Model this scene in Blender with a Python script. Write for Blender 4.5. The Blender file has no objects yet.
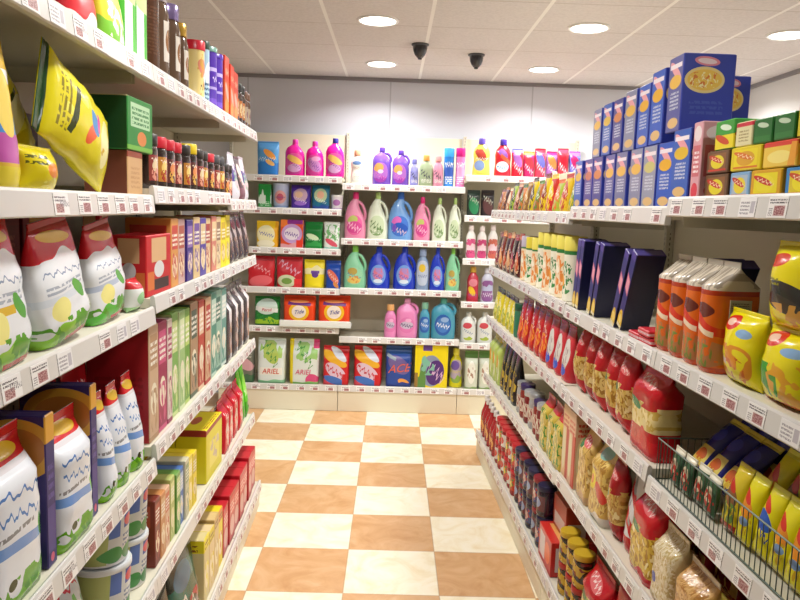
import bpy, math, random
from mathutils import Vector, noise
PI = math.pi
scene = bpy.context.scene
COL = scene.collection

# ------------------------------------------------------------------ camera geometry (also turns a sighting into a point on a shelf)
F = 745.0
EYE = 1.737
PITCH, ROLL, YAW = math.atan(92 / F), 0.032, math.atan(9 / F)
SKEW = 0.03                                  # the two gondolas stand slightly askew to the floor tiles
cs, sn = math.cos(SKEW), math.sin(SKEW)
VL, VR, YB = -0.63, 0.83, 6.19               # shelf front lines: left gondola, right gondola, back wall run
VLB, VRB = -0.59, 0.79                       # base shelves stick out into the aisle

_cp, _sp = math.cos(PITCH), math.sin(PITCH)
_fw = Vector((math.sin(YAW) * _cp, math.cos(YAW) * _cp, -_sp))
_r = Vector((math.cos(YAW), -math.sin(YAW), 0))
_u = _r.cross(_fw)
CR = _r * math.cos(ROLL) + _u * math.sin(ROLL)
CU = -_r * math.sin(ROLL) + _u * math.cos(ROLL)

def to_world(u, v, z=0.0):
    return Vector((v * cs - u * sn, v * sn + u * cs, z))

def lin(c):
    if isinstance(c, str):
        c = [int(c[i:i + 2], 16) / 255 for i in (0, 2, 4)]
    return tuple((x / 12.92 if x <= 0.04045 else ((x + 0.055) / 1.055) ** 2.4) for x in c) + (1.0,)

# ------------------------------------------------------------------ node groups that paint print onto packaging, in the pack's own UV
def new_group(name, ins, out='Mask'):
    g = bpy.data.node_groups.new(name, 'ShaderNodeTree')
    for n, t in ins:
        g.interface.new_socket(n, in_out='INPUT', socket_type=t)
    g.interface.new_socket(out, in_out='OUTPUT', socket_type='NodeSocketFloat')
    gi = g.nodes.new('NodeGroupInput'); go = g.nodes.new('NodeGroupOutput')
    return g, gi, go

FL, VE = 'NodeSocketFloat', 'NodeSocketVector'

def mnode(g, op, a, b=None):
    n = g.nodes.new('ShaderNodeMath'); n.operation = op
    for i, x in enumerate((a, b)):
        if x is None: continue
        if isinstance(x, (int, float)): n.inputs[i].default_value = x
        else: g.links.new(x, n.inputs[i])
    return n.outputs[0]

def local_xy(g, gi):
    """(uv - centre) rotated by angle, divided by half size"""
    sub = g.nodes.new('ShaderNodeVectorMath'); sub.operation = 'SUBTRACT'
    g.links.new(gi.outputs['UV'], sub.inputs[0]); g.links.new(gi.outputs['C'], sub.inputs[1])
    rot = g.nodes.new('ShaderNodeVectorRotate'); rot.rotation_type = 'Z_AXIS'
    g.links.new(sub.outputs[0], rot.inputs['Vector']); g.links.new(gi.outputs['Angle'], rot.inputs['Angle'])
    div = g.nodes.new('ShaderNodeVectorMath'); div.operation = 'DIVIDE'
    g.links.new(rot.outputs[0], div.inputs[0]); g.links.new(gi.outputs['R'], div.inputs[1])
    sep = g.nodes.new('ShaderNodeSeparateXYZ'); g.links.new(div.outputs[0], sep.inputs[0])
    return sep.outputs[0], sep.outputs[1]

BASE_IN = [('UV', VE), ('C', VE), ('R', VE), ('Angle', FL)]
g, gi, go = new_group('print_rect', BASE_IN)
x, y = local_xy(g, gi)
g.links.new(mnode(g, 'LESS_THAN', mnode(g, 'MAXIMUM', mnode(g, 'ABSOLUTE', x), mnode(g, 'ABSOLUTE', y)), 1.0), go.inputs[0]); G_RECT = g
g, gi, go = new_group('print_ellipse', BASE_IN)
x, y = local_xy(g, gi)
g.links.new(mnode(g, 'LESS_THAN', mnode(g, 'ADD', mnode(g, 'MULTIPLY', x, x), mnode(g, 'MULTIPLY', y, y)), 1.0), go.inputs[0]); G_ELL = g
# wave: below a wavy line inside a rectangle (C.y is the line, R the rectangle half size, Amp and Freq in local units)
g, gi, go = new_group('print_wave', BASE_IN + [('Amp', FL), ('Freq', FL), ('Phase', FL), ('Thick', FL)])
x, y = local_xy(g, gi)
s1 = mnode(g, 'SINE', mnode(g, 'ADD', mnode(g, 'MULTIPLY', x, gi.outputs['Freq']), gi.outputs['Phase']))
s2 = mnode(g, 'SINE', mnode(g, 'MULTIPLY', x, mnode(g, 'MULTIPLY', gi.outputs['Freq'], 2.3)))
wv = mnode(g, 'MULTIPLY', mnode(g, 'ADD', s1, mnode(g, 'MULTIPLY', s2, 0.5)), gi.outputs['Amp'])
dist = mnode(g, 'SUBTRACT', wv, y)
inside = mnode(g, 'LESS_THAN', mnode(g, 'MAXIMUM', mnode(g, 'ABSOLUTE', x), mnode(g, 'ABSOLUTE', y)), 1.0)
near = mnode(g, 'LESS_THAN', mnode(g, 'ABSOLUTE', mnode(g, 'SUBTRACT', dist, gi.outputs['Thick'])), gi.outputs['Thick'])
g.links.new(mnode(g, 'MULTIPLY', inside, near), go.inputs[0]); G_WAVE = g
# noise blotches inside a rectangle (pasta, leaves, food pictures)
g, gi, go = new_group('print_blotch', BASE_IN + [('Scale', FL), ('Level', FL)])
x, y = local_xy(g, gi)
inside = mnode(g, 'LESS_THAN', mnode(g, 'ADD', mnode(g, 'POWER', mnode(g, 'ABSOLUTE', x), 4.0), mnode(g, 'POWER', mnode(g, 'ABSOLUTE', y), 4.0)), 1.0)
nz = g.nodes.new('ShaderNodeTexNoise'); nz.inputs['Detail'].default_value = 1.5; nz.inputs['Distortion'].default_value = 0.6
g.links.new(gi.outputs['UV'], nz.inputs['Vector']); g.links.new(gi.outputs['Scale'], nz.inputs['Scale'])
g.links.new(mnode(g, 'MULTIPLY', inside, mnode(g, 'GREATER_THAN', nz.outputs['Fac'], gi.outputs['Level'])), go.inputs[0]); G_BLOT = g
# rows of small print: stripes broken up along the line
g, gi, go = new_group('print_lines', BASE_IN + [('Rows', FL)])
x, y = local_xy(g, gi)
inside = mnode(g, 'LESS_THAN', mnode(g, 'MAXIMUM', mnode(g, 'ABSOLUTE', x), mnode(g, 'ABSOLUTE', y)), 1.0)
fr = mnode(g, 'FRACT', mnode(g, 'MULTIPLY', mnode(g, 'ADD', y, 1.0), mnode(g, 'MULTIPLY', gi.outputs['Rows'], 0.5)))
st = mnode(g, 'LESS_THAN', fr, 0.55)
nz = g.nodes.new('ShaderNodeTexNoise'); nz.inputs['Scale'].default_value = 22.0; nz.inputs['Detail'].default_value = 0
g.links.new(gi.outputs['UV'], nz.inputs['Vector'])
g.links.new(mnode(g, 'MULTIPLY', mnode(g, 'MULTIPLY', inside, st), mnode(g, 'GREATER_THAN', nz.outputs['Fac'], 0.42)), go.inputs[0]); G_LINE = g

MATS = {}
def principled(name, col, rough=0.5, metal=0.0, coat=0.0, spec=0.5):
    m = bpy.data.materials.new(name); m.use_nodes = True
    b = m.node_tree.nodes['Principled BSDF']
    b.inputs['Base Color'].default_value = lin(col); b.inputs['Roughness'].default_value = rough
    b.inputs['Metallic'].default_value = metal; b.inputs['Coat Weight'].default_value = coat
    b.inputs['Specular IOR Level'].default_value = spec
    return m, b

def plain(col, rough=0.4, metal=0.0, coat=0.0):
    k = ('plain', col, rough, metal, coat)
    if k not in MATS: MATS[k] = principled('plain_' + col, col, rough, metal, coat)[0]
    return MATS[k]

def art(base, layers, rough=0.32, bump=0.0, bscale=40.0, coat=0.0):
    """printed packaging. layers:
    ('r',x0,y0,x1,y1,col[,angle]) ('e',cx,cy,rx,ry,col[,angle]) ('w',x0,y0,x1,y1,amp,freq,phase,col) everything under a wavy line
    ('z',x0,y0,x1,y1,freq,thick,col[,angle]) script stroke  ('n',x0,y0,x1,y1,scale,level,col)  ('l',x0,y0,x1,y1,rows,col[,angle])"""
    key = ('art', base, tuple(layers), rough, bump, coat)
    if key in MATS: return MATS[key]
    m, b = principled('print_' + base, base, rough, 0, coat)
    nt = m.node_tree
    tc = nt.nodes.new('ShaderNodeUVMap'); tc.uv_map = 'UVMap'
    cur = None
    for L in layers:
        t = L[0]
        gn = nt.nodes.new('ShaderNodeGroup')
        ang = 0.0
        if t == 'e':
            gn.node_tree = G_ELL; c = (L[1], L[2], 0); r = (L[3], L[4], 1); col = L[5]; ang = L[6] if len(L) > 6 else 0
        else:
            x0, y0, x1, y1 = L[1:5]; c = ((x0 + x1) / 2, (y0 + y1) / 2, 0); r = (abs(x1 - x0) / 2, abs(y1 - y0) / 2, 1)
            if t == 'r':
                gn.node_tree = G_RECT; col = L[5]; ang = L[6] if len(L) > 6 else 0
            elif t == 'w':
                gn.node_tree = G_WAVE; col = L[8]
                gn.inputs['Amp'].default_value = L[5]; gn.inputs['Freq'].default_value = L[6]; gn.inputs['Phase'].default_value = L[7]; gn.inputs['Thick'].default_value = 50.0
            elif t == 'z':
                gn.node_tree = G_WAVE; col = L[7]; ang = L[8] if len(L) > 8 else 0
                gn.inputs['Amp'].default_value = 0.42; gn.inputs['Freq'].default_value = L[5] * 2.4; gn.inputs['Phase'].default_value = 0.7; gn.inputs['Thick'].default_value = L[6]
            elif t == 'n':
                gn.node_tree = G_BLOT; col = L[7]
                gn.inputs['Scale'].default_value = L[5]; gn.inputs['Level'].default_value = L[6]
            else:
                gn.node_tree = G_LINE; col = L[6]; ang = L[7] if len(L) > 7 else 0
                gn.inputs['Rows'].default_value = L[5]
        gn.inputs['C'].default_value = c; gn.inputs['R'].default_value = r; gn.inputs['Angle'].default_value = ang
        nt.links.new(tc.outputs[0], gn.inputs['UV'])
        mx = nt.nodes.new('ShaderNodeMix'); mx.data_type = 'RGBA'
        nt.links.new(gn.outputs[0], mx.inputs['Factor'])
        if cur is None: mx.inputs[6].default_value = lin(base)
        else: nt.links.new(cur, mx.inputs[6])
        mx.inputs[7].default_value = lin(col)
        cur = mx.outputs[2]
    if cur is not None: nt.links.new(cur, b.inputs['Base Color'])
    if bump:
        nz = nt.nodes.new('ShaderNodeTexNoise'); nz.inputs['Scale'].default_value = bscale; nz.inputs['Detail'].default_value = 2
        to = nt.nodes.new('ShaderNodeTexCoord'); nt.links.new(to.outputs['Object'], nz.inputs['Vector'])
        bp = nt.nodes.new('ShaderNodeBump'); bp.inputs['Strength'].default_value = bump; bp.inputs['Distance'].default_value = 0.01
        nt.links.new(nz.outputs['Fac'], bp.inputs['Height']); nt.links.new(bp.outputs[0], b.inputs['Normal'])
    MATS[key] = m
    return m

# ------------------------------------------------------------------ mesh makers: every maker returns a Mesh
def to_mesh(name, verts, faces, mat, vuv=None, luv=None, smooth=True, sharp=40):
    me = bpy.data.meshes.new(name)
    me.from_pydata([tuple(v) for v in verts], [], faces)
    uvl = me.uv_layers.new(name='UVMap')
    if luv is not None:
        for i, uv in enumerate(luv): uvl.data[i].uv = uv
    elif vuv is not None:
        for lp in me.loops: uvl.data[lp.index].uv = vuv[lp.vertex_index]
    me.materials.append(mat)
    if smooth:
        me.shade_smooth()
        if sharp: me.set_sharp_from_angle(angle=math.radians(sharp))
    me.update()
    return me

def sgnpow(c, p): return math.copysign(abs(c) ** p, c)

def loft(name, rings, mat, n=28, wrinkle=0.0, seed=0, W=None, H=None, sharp=40, z0=0.0, wscale=9.0):
    """rings: (z, half_width, half_depth, exponent, x_offset, y_offset)"""
    W = W or max(r[1] for r in rings) * 2
    H = H or (max(r[0] for r in rings) - z0)
    bm_ = max(r[2] for r in rings)
    V, UV, Fc = [], [], []
    for (z, a, b, e, xo, yo) in rings:
        for i in range(n):
            t = 2 * PI * (i + 0.5) / n
            x = xo + a * sgnpow(math.cos(t), 2 / e); y = yo + b * sgnpow(math.sin(t), 2 / e)
            zz = z
            if wrinkle:
                p = Vector((x * wscale + seed * 3.1, y * wscale * 0.4 + seed, z * wscale * 1.3))
                k = noise.noise(p) + 0.5 * noise.noise(p * 2.3)
                f = min(1.0, b / bm_ + 0.15)
                y += math.copysign(wrinkle * k * f, y) if abs(y) > 1e-4 else 0
                x += wrinkle * 0.7 * noise.noise(p * 1.4 + Vector((9, 2, 5))) * f
            V.append((x, y, zz)); UV.append((x / W + 0.5, (z - z0) / H))
    m = len(rings)
    for j in range(m - 1):
        for i in range(n):
            i2 = (i + 1) % n
            Fc.append((j * n + i, j * n + i2, (j + 1) * n + i2, (j + 1) * n + i))
    Fc.append(tuple(range(n - 1, -1, -1))); Fc.append(tuple((m - 1) * n + i for i in range(n)))
    return to_mesh(name, V, Fc, mat, vuv=UV, sharp=sharp)

def spline(pts, k=22, zlin=True):
    """Catmull-Rom through tuples, first entry is the height"""
    out = []
    n = len(pts)
    per = max(1, k // (n - 1))
    for i in range(n - 1):
        p0, p1, p2, p3 = pts[max(i - 1, 0)], pts[i], pts[i + 1], pts[min(i + 2, n - 1)]
        for s in range(per):
            t = s / per
            q = []
            for ci, (a, b, c, d) in enumerate(zip(p0, p1, p2, p3)):
                q.append(b + (c - b) * t if (ci == 0 and zlin) else 0.5 * (2 * b + (c - a) * t + (2 * a - 5 * b + 4 * c - d) * t * t + (3 * b - a - 3 * c + d) * t ** 3))
            out.append(tuple(q))
    out.append(pts[-1])
    return out

def front_of(rings):
    def f(x, z):
        for r0, r1 in zip(rings, rings[1:]):
            if r0[0] <= z <= r1[0] and r1[0] > r0[0]:
                t = (z - r0[0]) / (r1[0] - r0[0]); break
        else:
            r0 = r1 = rings[0] if z < rings[0][0] else rings[-1]; t = 0
        a, b, e, xo, yo = [r0[i] + (r1[i] - r0[i]) * t for i in range(1, 6)]
        q = min(0.995, abs((x - xo) / max(a, 1e-5)))
        return yo - b * (1 - q ** e) ** (1 / e)
    return f

def oval_patch(name, front, cx, cz, rx, rz, mat, off=0.0012, e=2.0, thick=True):
    nr, na = 5, 28
    V, UV, Fc = [], [], []
    def add(x, z, o):
        V.append((x, front(x, z) - o, z)); UV.append(((x - cx) / (2 * rx) + 0.5, (z - cz) / (2 * rz) + 0.5))
    add(cx, cz, off)
    for j in range(1, nr + 1):
        for i in range(na):
            t = 2 * PI * i / na
            add(cx + rx * j / nr * sgnpow(math.cos(t), 2 / e), cz + rz * j / nr * sgnpow(math.sin(t), 2 / e), off)
    for i in range(na): add(cx + rx * sgnpow(math.cos(2 * PI * i / na), 2 / e), cz + rz * sgnpow(math.sin(2 * PI * i / na), 2 / e), -0.0005)
    for i in range(na):
        Fc.append((0, 1 + i, 1 + (i + 1) % na))
    for j in range(nr):
        b0 = 1 + j * na; b1 = b0 + na
        for i in range(na):
            i2 = (i + 1) % na
            Fc.append((b0 + i, b1 + i, b1 + i2, b0 + i2))
    return to_mesh(name, V, Fc, mat, vuv=UV)

def tube(name, pts, rad, mat, n=10, closed=False):
    V, Fc = [], []
    P = [Vector(p) for p in pts]
    m = len(P)
    for j, p in enumerate(P):
        d = (P[(j + 1) % m] - P[j - 1]) if closed else (P[min(j + 1, m - 1)] - P[max(j - 1, 0)])
        d.normalize()
        a = d.cross(Vector((0, 1, 0)))
        if a.length < 0.1: a = d.cross(Vector((1, 0, 0)))
        a.normalize(); b = d.cross(a)
        for i in range(n):
            t = 2 * PI * i / n
            V.append(p + rad * (a * math.cos(t) + b * math.sin(t)))
    for j in range(m if closed else m - 1):
        for i in range(n):
            i2 = (i + 1) % n; k = (j + 1) % m
            Fc.append((j * n + i, j * n + i2, k * n + i2, k * n + i))
    if not closed:
        Fc.append(tuple(range(n - 1, -1, -1))); Fc.append(tuple((m - 1) * n + i for i in range(n)))
    return to_mesh(name, V, Fc, mat)

def box_mesh(name, w, h, d, mat, c=0.0025, side=0.0, z0=0.0):
    """carton: chamfered edges, a folded-in top with the flap step; front faces -y. side: u offset of the print on the side panels"""
    def ring(z, ins, cc):
        a, b = w / 2 - ins, d / 2 - ins
        return [(-a + cc, -b, z), (a - cc, -b, z), (a, -b + cc, z), (a, b - cc, z), (a - cc, b, z), (-a + cc, b, z), (-a, b - cc, z), (-a, -b + cc, z)]
    R = [ring(z0, c, c), ring(z0 + c, 0, c), ring(z0 + h - c, 0, c), ring(z0 + h, c, c), ring(z0 + h, c * 2.2, c), ring(z0 + h - c * 0.5, c * 2.6, c)]
    V = [v for r in R for v in r]
    Fc = []
    for j in range(len(R) - 1):
        for i in range(8):
            i2 = (i + 1) % 8
            Fc.append((j * 8 + i, j * 8 + i2, (j + 1) * 8 + i2, (j + 1) * 8 + i))
    Fc.append(tuple(range(7, -1, -1))); Fc.append(tuple((len(R) - 1) * 8 + i for i in range(8)))
    L = []
    for f in Fc:
        p = [Vector(V[i]) for i in f]
        nrm = (p[1] - p[0]).cross(p[2] - p[1])
        ax = max(range(3), key=lambda k: abs(nrm[k]))
        for q in p:
            zz = (q.z - z0) / h
            if ax == 1: L.append((q.x / w + 0.5, zz))
            elif ax == 0: L.append((side + q.y / d + 0.5, zz))
            else: L.append((q.x / w + 0.5, (2 if nrm.z > 0 else -3) + q.y / d + 0.5))
    return to_mesh(name, V, Fc, mat, luv=L, smooth=False)

_txt = {}
def text_polys(s):
    if s not in _txt:
        cu = bpy.data.curves.new('t', 'FONT'); cu.body = s; cu.resolution_u = 3; cu.align_x = 'CENTER'
        cu.fill_mode = 'FRONT' if hasattr(cu, 'fill_mode') else cu.fill_mode
        ob = bpy.data.objects.new('t', cu); COL.objects.link(ob)
        bpy.context.view_layer.update()
        me = ob.evaluated_get(bpy.context.evaluated_depsgraph_get()).to_mesh()
        _txt[s] = ([tuple(v.co) for v in me.vertices], [tuple(p.vertices) for p in me.polygons])
        bpy.data.objects.remove(ob); bpy.data.curves.remove(cu)
    return _txt[s]

def lettering(s, front, cx, cz, size, mat, shear=0.2, bold=1.0, wid=1.0, slope=0.0):
    vs, fs = text_polys(s)
    V = []
    for (x, y, _) in vs:
        xx = cx + (x * wid + y * shear) * size; zz = cz + (y - 0.33) * size + slope * (xx - cx)
        V.append((xx, front(xx, zz) - 0.0042, zz))
    return to_mesh('lettering', V, [tuple(f) for f in fs], mat, vuv=[(0, 0)] * len(V), smooth=False)

# ------------------------------------------------------------------ kinds of pack; each returns a list of (part name, mesh, part label or None, index of parent part or None)
def k_box(w, h, d, m, side=0.0):
    return dict(w=w, h=h, d=d, parts=[('carton', box_mesh('carton', w, h, d, m, side=side), None, None)])

def bag_rings(w, h, d, style):
    R = []
    N = 16
    for i in range(N + 1):
        v = i / N
        if style == 'pillow':
            s = max(0.0, math.sin(PI * v)) ** 0.5; b = max(0.0015, d / 2 * s); a = w / 2 * (1 - 0.07 * s); e = 2.0
        elif style == 'stand':
            s = (1 - v ** 1.8); b = max(0.0015, d / 2 * s * min(1, 0.8 + v * 1.6)); a = w / 2 * (0.95 + 0.05 * v); e = 2.6
        elif style == 'sack':
            s = (1 - v ** 2.2); b = max(0.0015, d / 2 * s * min(1, 0.8 + v * 1.6)); a = w / 2 * (0.95 + 0.05 * math.sin(PI * min(1, v * 1.5))) * (1 - 0.20 * max(0, (v - .55) / .45) ** 1.3); e = 3.0
        elif style == 'slim':
            s = min(1.0, 0.86 + v * 2.0) if v < 0.82 else max(0.02, (1 - v) / 0.18); b = max(0.0015, d / 2 * s); a = w / 2 * (0.95 + 0.05 * v); e = 3.2
        else:   # block
            s = min(1.0, 0.9 + v * 2) if v < 0.76 else max(0.02, (0.93 - v) / 0.17); b = max(0.0015, d / 2 * s); a = w / 2 * (0.96 + 0.04 * v); e = 5.5 - 2.5 * v
        R.append((v * h, a, b, e, 0, 0))
    return R

def k_bag(w, h, d, m, style='stand', wr=0.006, seed=0, seal=None, n=30):
    hs = 0.05 * h
    R = bag_rings(w, h - hs, d, style)
    front = front_of(R)
    P = [('pouch', loft('pouch', R, m, n=n, wrinkle=wr, seed=seed, W=w, H=h, sharp=0), None, None)]
    ws = R[-1][1] * 2
    Z = [(h - hs - 0.003 + i * (hs + 0.003) / 6, ws / 2 * (0.985 if i else 0.97), 0.0012 + (0.0014 if i % 2 else 0), 8, 0, 0) for i in range(7)]
    sm = seal or m
    P.append(('top_seal', loft('top_seal', Z, sm, n=16, W=w, H=h, sharp=0), None, None))
    return dict(w=w, h=h, d=d, parts=P, front=front)

def k_jar(dia, h, glass, lid, body=0.82, neck=0.8, lidr=0.93, n=28, e=2.0):
    r = dia / 2
    B = spline([(0, r * .9, r * .9, e, 0, 0), (.012, r, r, e, 0, 0), (h * .3, r, r, e, 0, 0), (h * (body - .14), r * .99, r * .99, e, 0, 0), (h * (body - .03), r * (neck + .08), r * (neck + .08), 2, 0, 0), (h * body, r * neck, r * neck, 2, 0, 0)], 20)
    lr = r * lidr
    zl = h * body - .002
    Lr = [(zl, lr * .97, lr * .97, 2, 0, 0), (zl + .002, lr, lr, 2, 0, 0), (h - .003, lr, lr, 2, 0, 0), (h, lr * .95, lr * .95, 2, 0, 0)]
    return dict(w=dia, h=h, d=dia, parts=[('jar_body', loft('jar_body', B, glass, n=n, W=dia, H=h), None, None), ('lid', loft('lid', Lr, lid, n=n, W=dia, H=h), None, None)], front=front_of(B))

def k_can(dia, h, m, lid, lidh=0.02, rim=1.03, n=28):
    r = dia / 2
    z = h - lidh
    B = [(0, r * .96, r * .96, 2, 0, 0), (.002, r, r, 2, 0, 0), (.006, r, r, 2, 0, 0), (.008, r * .98, r * .98, 2, 0, 0), (z * .5, r * .98, r * .98, 2, 0, 0), (z - .001, r * .98, r * .98, 2, 0, 0)]
    Lr = [(z - .001, r * rim * .98, r * rim * .98, 2, 0, 0), (z, r * rim, r * rim, 2, 0, 0), (h - .003, r * rim, r * rim, 2, 0, 0), (h, r * (rim - .04), r * (rim - .04), 2, 0, 0), (h - .002, r * (rim - .1), r * (rim - .1), 2, 0, 0)]
    return dict(w=dia * rim, h=h, d=dia * rim, parts=[('canister', loft('canister', B, m, n=n, W=dia, H=h), None, None), ('lid', loft('lid', Lr, lid, n=n, W=dia, H=h), None, None)], front=front_of(B))

def k_tub(dia, h, m, lid, n=36):
    r = dia / 2
    B = [(0, r * .84, r * .84, 2, 0, 0), (.004, r * .88, r * .88, 2, 0, 0), (h * .5, r * .93, r * .93, 2, 0, 0), (h - .016, r * .97, r * .97, 2, 0, 0)]
    Lr = [(h - .018, r * .98, r * .98, 2, 0, 0), (h - .016, r, r, 2, 0, 0), (h - .004, r, r, 2, 0, 0), (h, r * .97, r * .97, 2, 0, 0), (h - .003, r * .9, r * .9, 2, 0, 0)]
    return dict(w=dia, h=h, d=dia, parts=[('tub', loft('tub', B, m, n=n, W=dia, H=h), None, None), ('lid', loft('lid', Lr, lid, n=n, W=dia, H=h), None, None)], front=front_of(B))

def k_bottle(w, h, d, body, cap, label=None, prof='softener', handle=True, oval=None, labele=2.0, ncap=20):
    """plastic bottle with shoulders, screw cap, side grip and a stuck-on label"""
    if prof == 'softener':
        P = [(0, .90, .9, 0), (.03, 1, 1, 0), (.30, 1, 1, 0), (.50, .86, .92, -.05), (.68, .58, .72, -.10), (.80, .38, .5, -.06), (.86, .27, .38, 0)]; ct = .86; cr = .29
    elif prof == 'jug':
        P = [(0, .92, .9, 0), (.03, 1, 1, 0), (.45, 1, 1, 0), (.66, .93, .95, -.03), (.78, .66, .7, -.06), (.85, .34, .5, -.02), (.88, .28, .42, 0)]; ct = .88; cr = .31
    elif prof == 'round':
        P = [(0, .9, .9, 0), (.03, 1, 1, 0), (.55, .97, .97, 0), (.70, .8, .82, 0), (.80, .5, .6, 0), (.84, .42, .5, 0)]; ct = .83; cr = .5
    elif prof == 'waist':
        P = [(0, .9, .9, 0), (.03, 1, 1, 0), (.25, .96, .96, 0), (.42, .84, .84, 0), (.58, .95, .95, 0), (.72, .8, .82, 0), (.82, .45, .5, 0), (.86, .38, .42, 0)]; ct = .85; cr = .42
    else:  # sauce
        P = [(0, .9, .9, 0), (.02, 1, 1, 0), (.55, 1, 1, 0), (.70, .62, .62, 0), (.84, .34, .34, 0), (.88, .32, .32, 0)]; ct = .87; cr = .38
    R = spline([(v * h, a * w / 2, b * d / 2, 2.4 if a > .6 else 2.0, xo * w, 0) for v, a, b, xo in P], 24)
    if prof in ('sauce',): R = spline([(v * h, a * w / 2, b * d / 2, 2.0, 0, 0) for v, a, b, xo in P], 24)
    fr = front_of(R)
    parts = [('bottle_body', loft('bottle_body', R, body, W=w, H=h), None, None)]
    r = cr * min(w, d * 1.25) / 2 * 1.25
    z = ct * h - .002
    C = [(z, r * .97, r * .97, 2, 0, 0), (z + .002, r, r, 2, 0, 0), (h - .006, r * .92, r * .92, 2, 0, 0), (h - .001, r * .84, r * .84, 2, 0, 0), (h, r * .7, r * .7, 2, 0, 0)]
    parts.append(('cap', loft('cap', C, cap, n=ncap, W=w, H=h), None, None))
    if handle and prof in ('softener', 'jug'):
        if prof == 'softener': pts = [(.40, .40), (.455, .47), (.44, .58), (.36, .68), (.25, .76), (.10, .80)]
        else: pts = [(.40, .60), (.47, .66), (.46, .74), (.38, .81), (.24, .85), (.08, .845)]
        S = spline([(x * w, 0.0, zz * h) for x, zz in pts], 18, False)
        parts.append(('grip', tube('grip', S, .072 * w, body), None, None))
    if label:
        cx, cz, rx, rz = oval or (-.02, .30, .36, .2)
        parts.append(('label', oval_patch('label', fr, cx * w, cz * h, rx * w, rz * h, label, e=labele), None, None))
    return dict(w=w, h=h, d=d, parts=parts, front=fr)

# ------------------------------------------------------------------ placing: an Empty (or the carton itself) with its parts
def thing(name, label, cat, group=None, loc=(0, 0, 0), rot=(0, 0, 0)):
    o = bpy.data.objects.new(name, None); COL.objects.link(o); o.empty_display_size = 0.05
    o.location = loc; o.rotation_euler = rot
    o['label'] = label; o['category'] = cat
    if group: o['group'] = group
    return o

def part(name, me, parent, label=None):
    o = bpy.data.objects.new(name, me); COL.objects.link(o); o.parent = parent
    if label: o['label'] = label
    return o

SEEN = {}
JIT = random.Random(7)
def place(side, u, z, K, name, label, cat, group=None, gap=0.006, roll=0.0, back=0.0, turn=0.0, dz=0.0):
    """stand one pack on a shelf. u: centre along the shelf, gap: distance of its front behind the price rail, roll: lean along the shelf, back: lean backwards"""
    w, h, d = K['w'], K['h'], K['d']
    turn += JIT.uniform(-.022, .022)
    if side != 'B': gap += JIT.uniform(0, .007)
    if label in SEEN: SEEN[label] += 1
    else: SEEN[label] = 1
    lift = abs(math.sin(roll)) * w / 2 + abs(math.sin(back)) * d / 2
    s = 0.022 + gap + d / 2
    if side == 'L': p = to_world(u, VL - s); rz = SKEW + PI / 2
    elif side == 'LB': p = to_world(u, VLB - s); rz = SKEW + PI / 2
    elif side == 'R': p = to_world(u, VR + s); rz = SKEW - PI / 2
    elif side == 'RB': p = to_world(u, VRB + s); rz = SKEW - PI / 2
    else: p = Vector((u, YB + s, 0)); rz = 0.0
    loc = (p.x, p.y, z + lift + dz + 0.0006); rot = (-back, roll, rz + turn)
    if len(K['parts']) == 1:
        o = bpy.data.objects.new(name, K['parts'][0][1]); COL.objects.link(o)
        o.location = loc; o.rotation_euler = rot; o['label'] = label; o['category'] = cat
        if group: o['group'] = group
        return o
    t = thing(name, label, cat, group, loc, rot)
    made = []
    for pn, me, lb, par in K['parts']:
        made.append(part(pn, me, made[par] if par is not None else t, lb))
    return t

ORD = 'first second third fourth fifth sixth seventh eighth ninth tenth eleventh twelfth thirteenth fourteenth fifteenth sixteenth seventeenth eighteenth nineteenth twentieth'.split()
EXPOSURE = 0.45
from mathutils import Matrix

# ------------------------------------------------------------------ room
def block(name, x0, x1, y0, y1, z0, z1, m, c=0.002):
    me = box_mesh(name, x1 - x0, z1 - z0, y1 - y0, m, c=c, z0=z0)
    me.transform(Matrix.Translation(((x0 + x1) / 2, (y0 + y1) / 2, 0)))
    return me

def structure(name, me):
    o = bpy.data.objects.new(name, me); COL.objects.link(o); o['kind'] = 'structure'
    return o

def obj_coord(nt):
    return nt.nodes.new('ShaderNodeTexCoord').outputs['Object']

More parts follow.
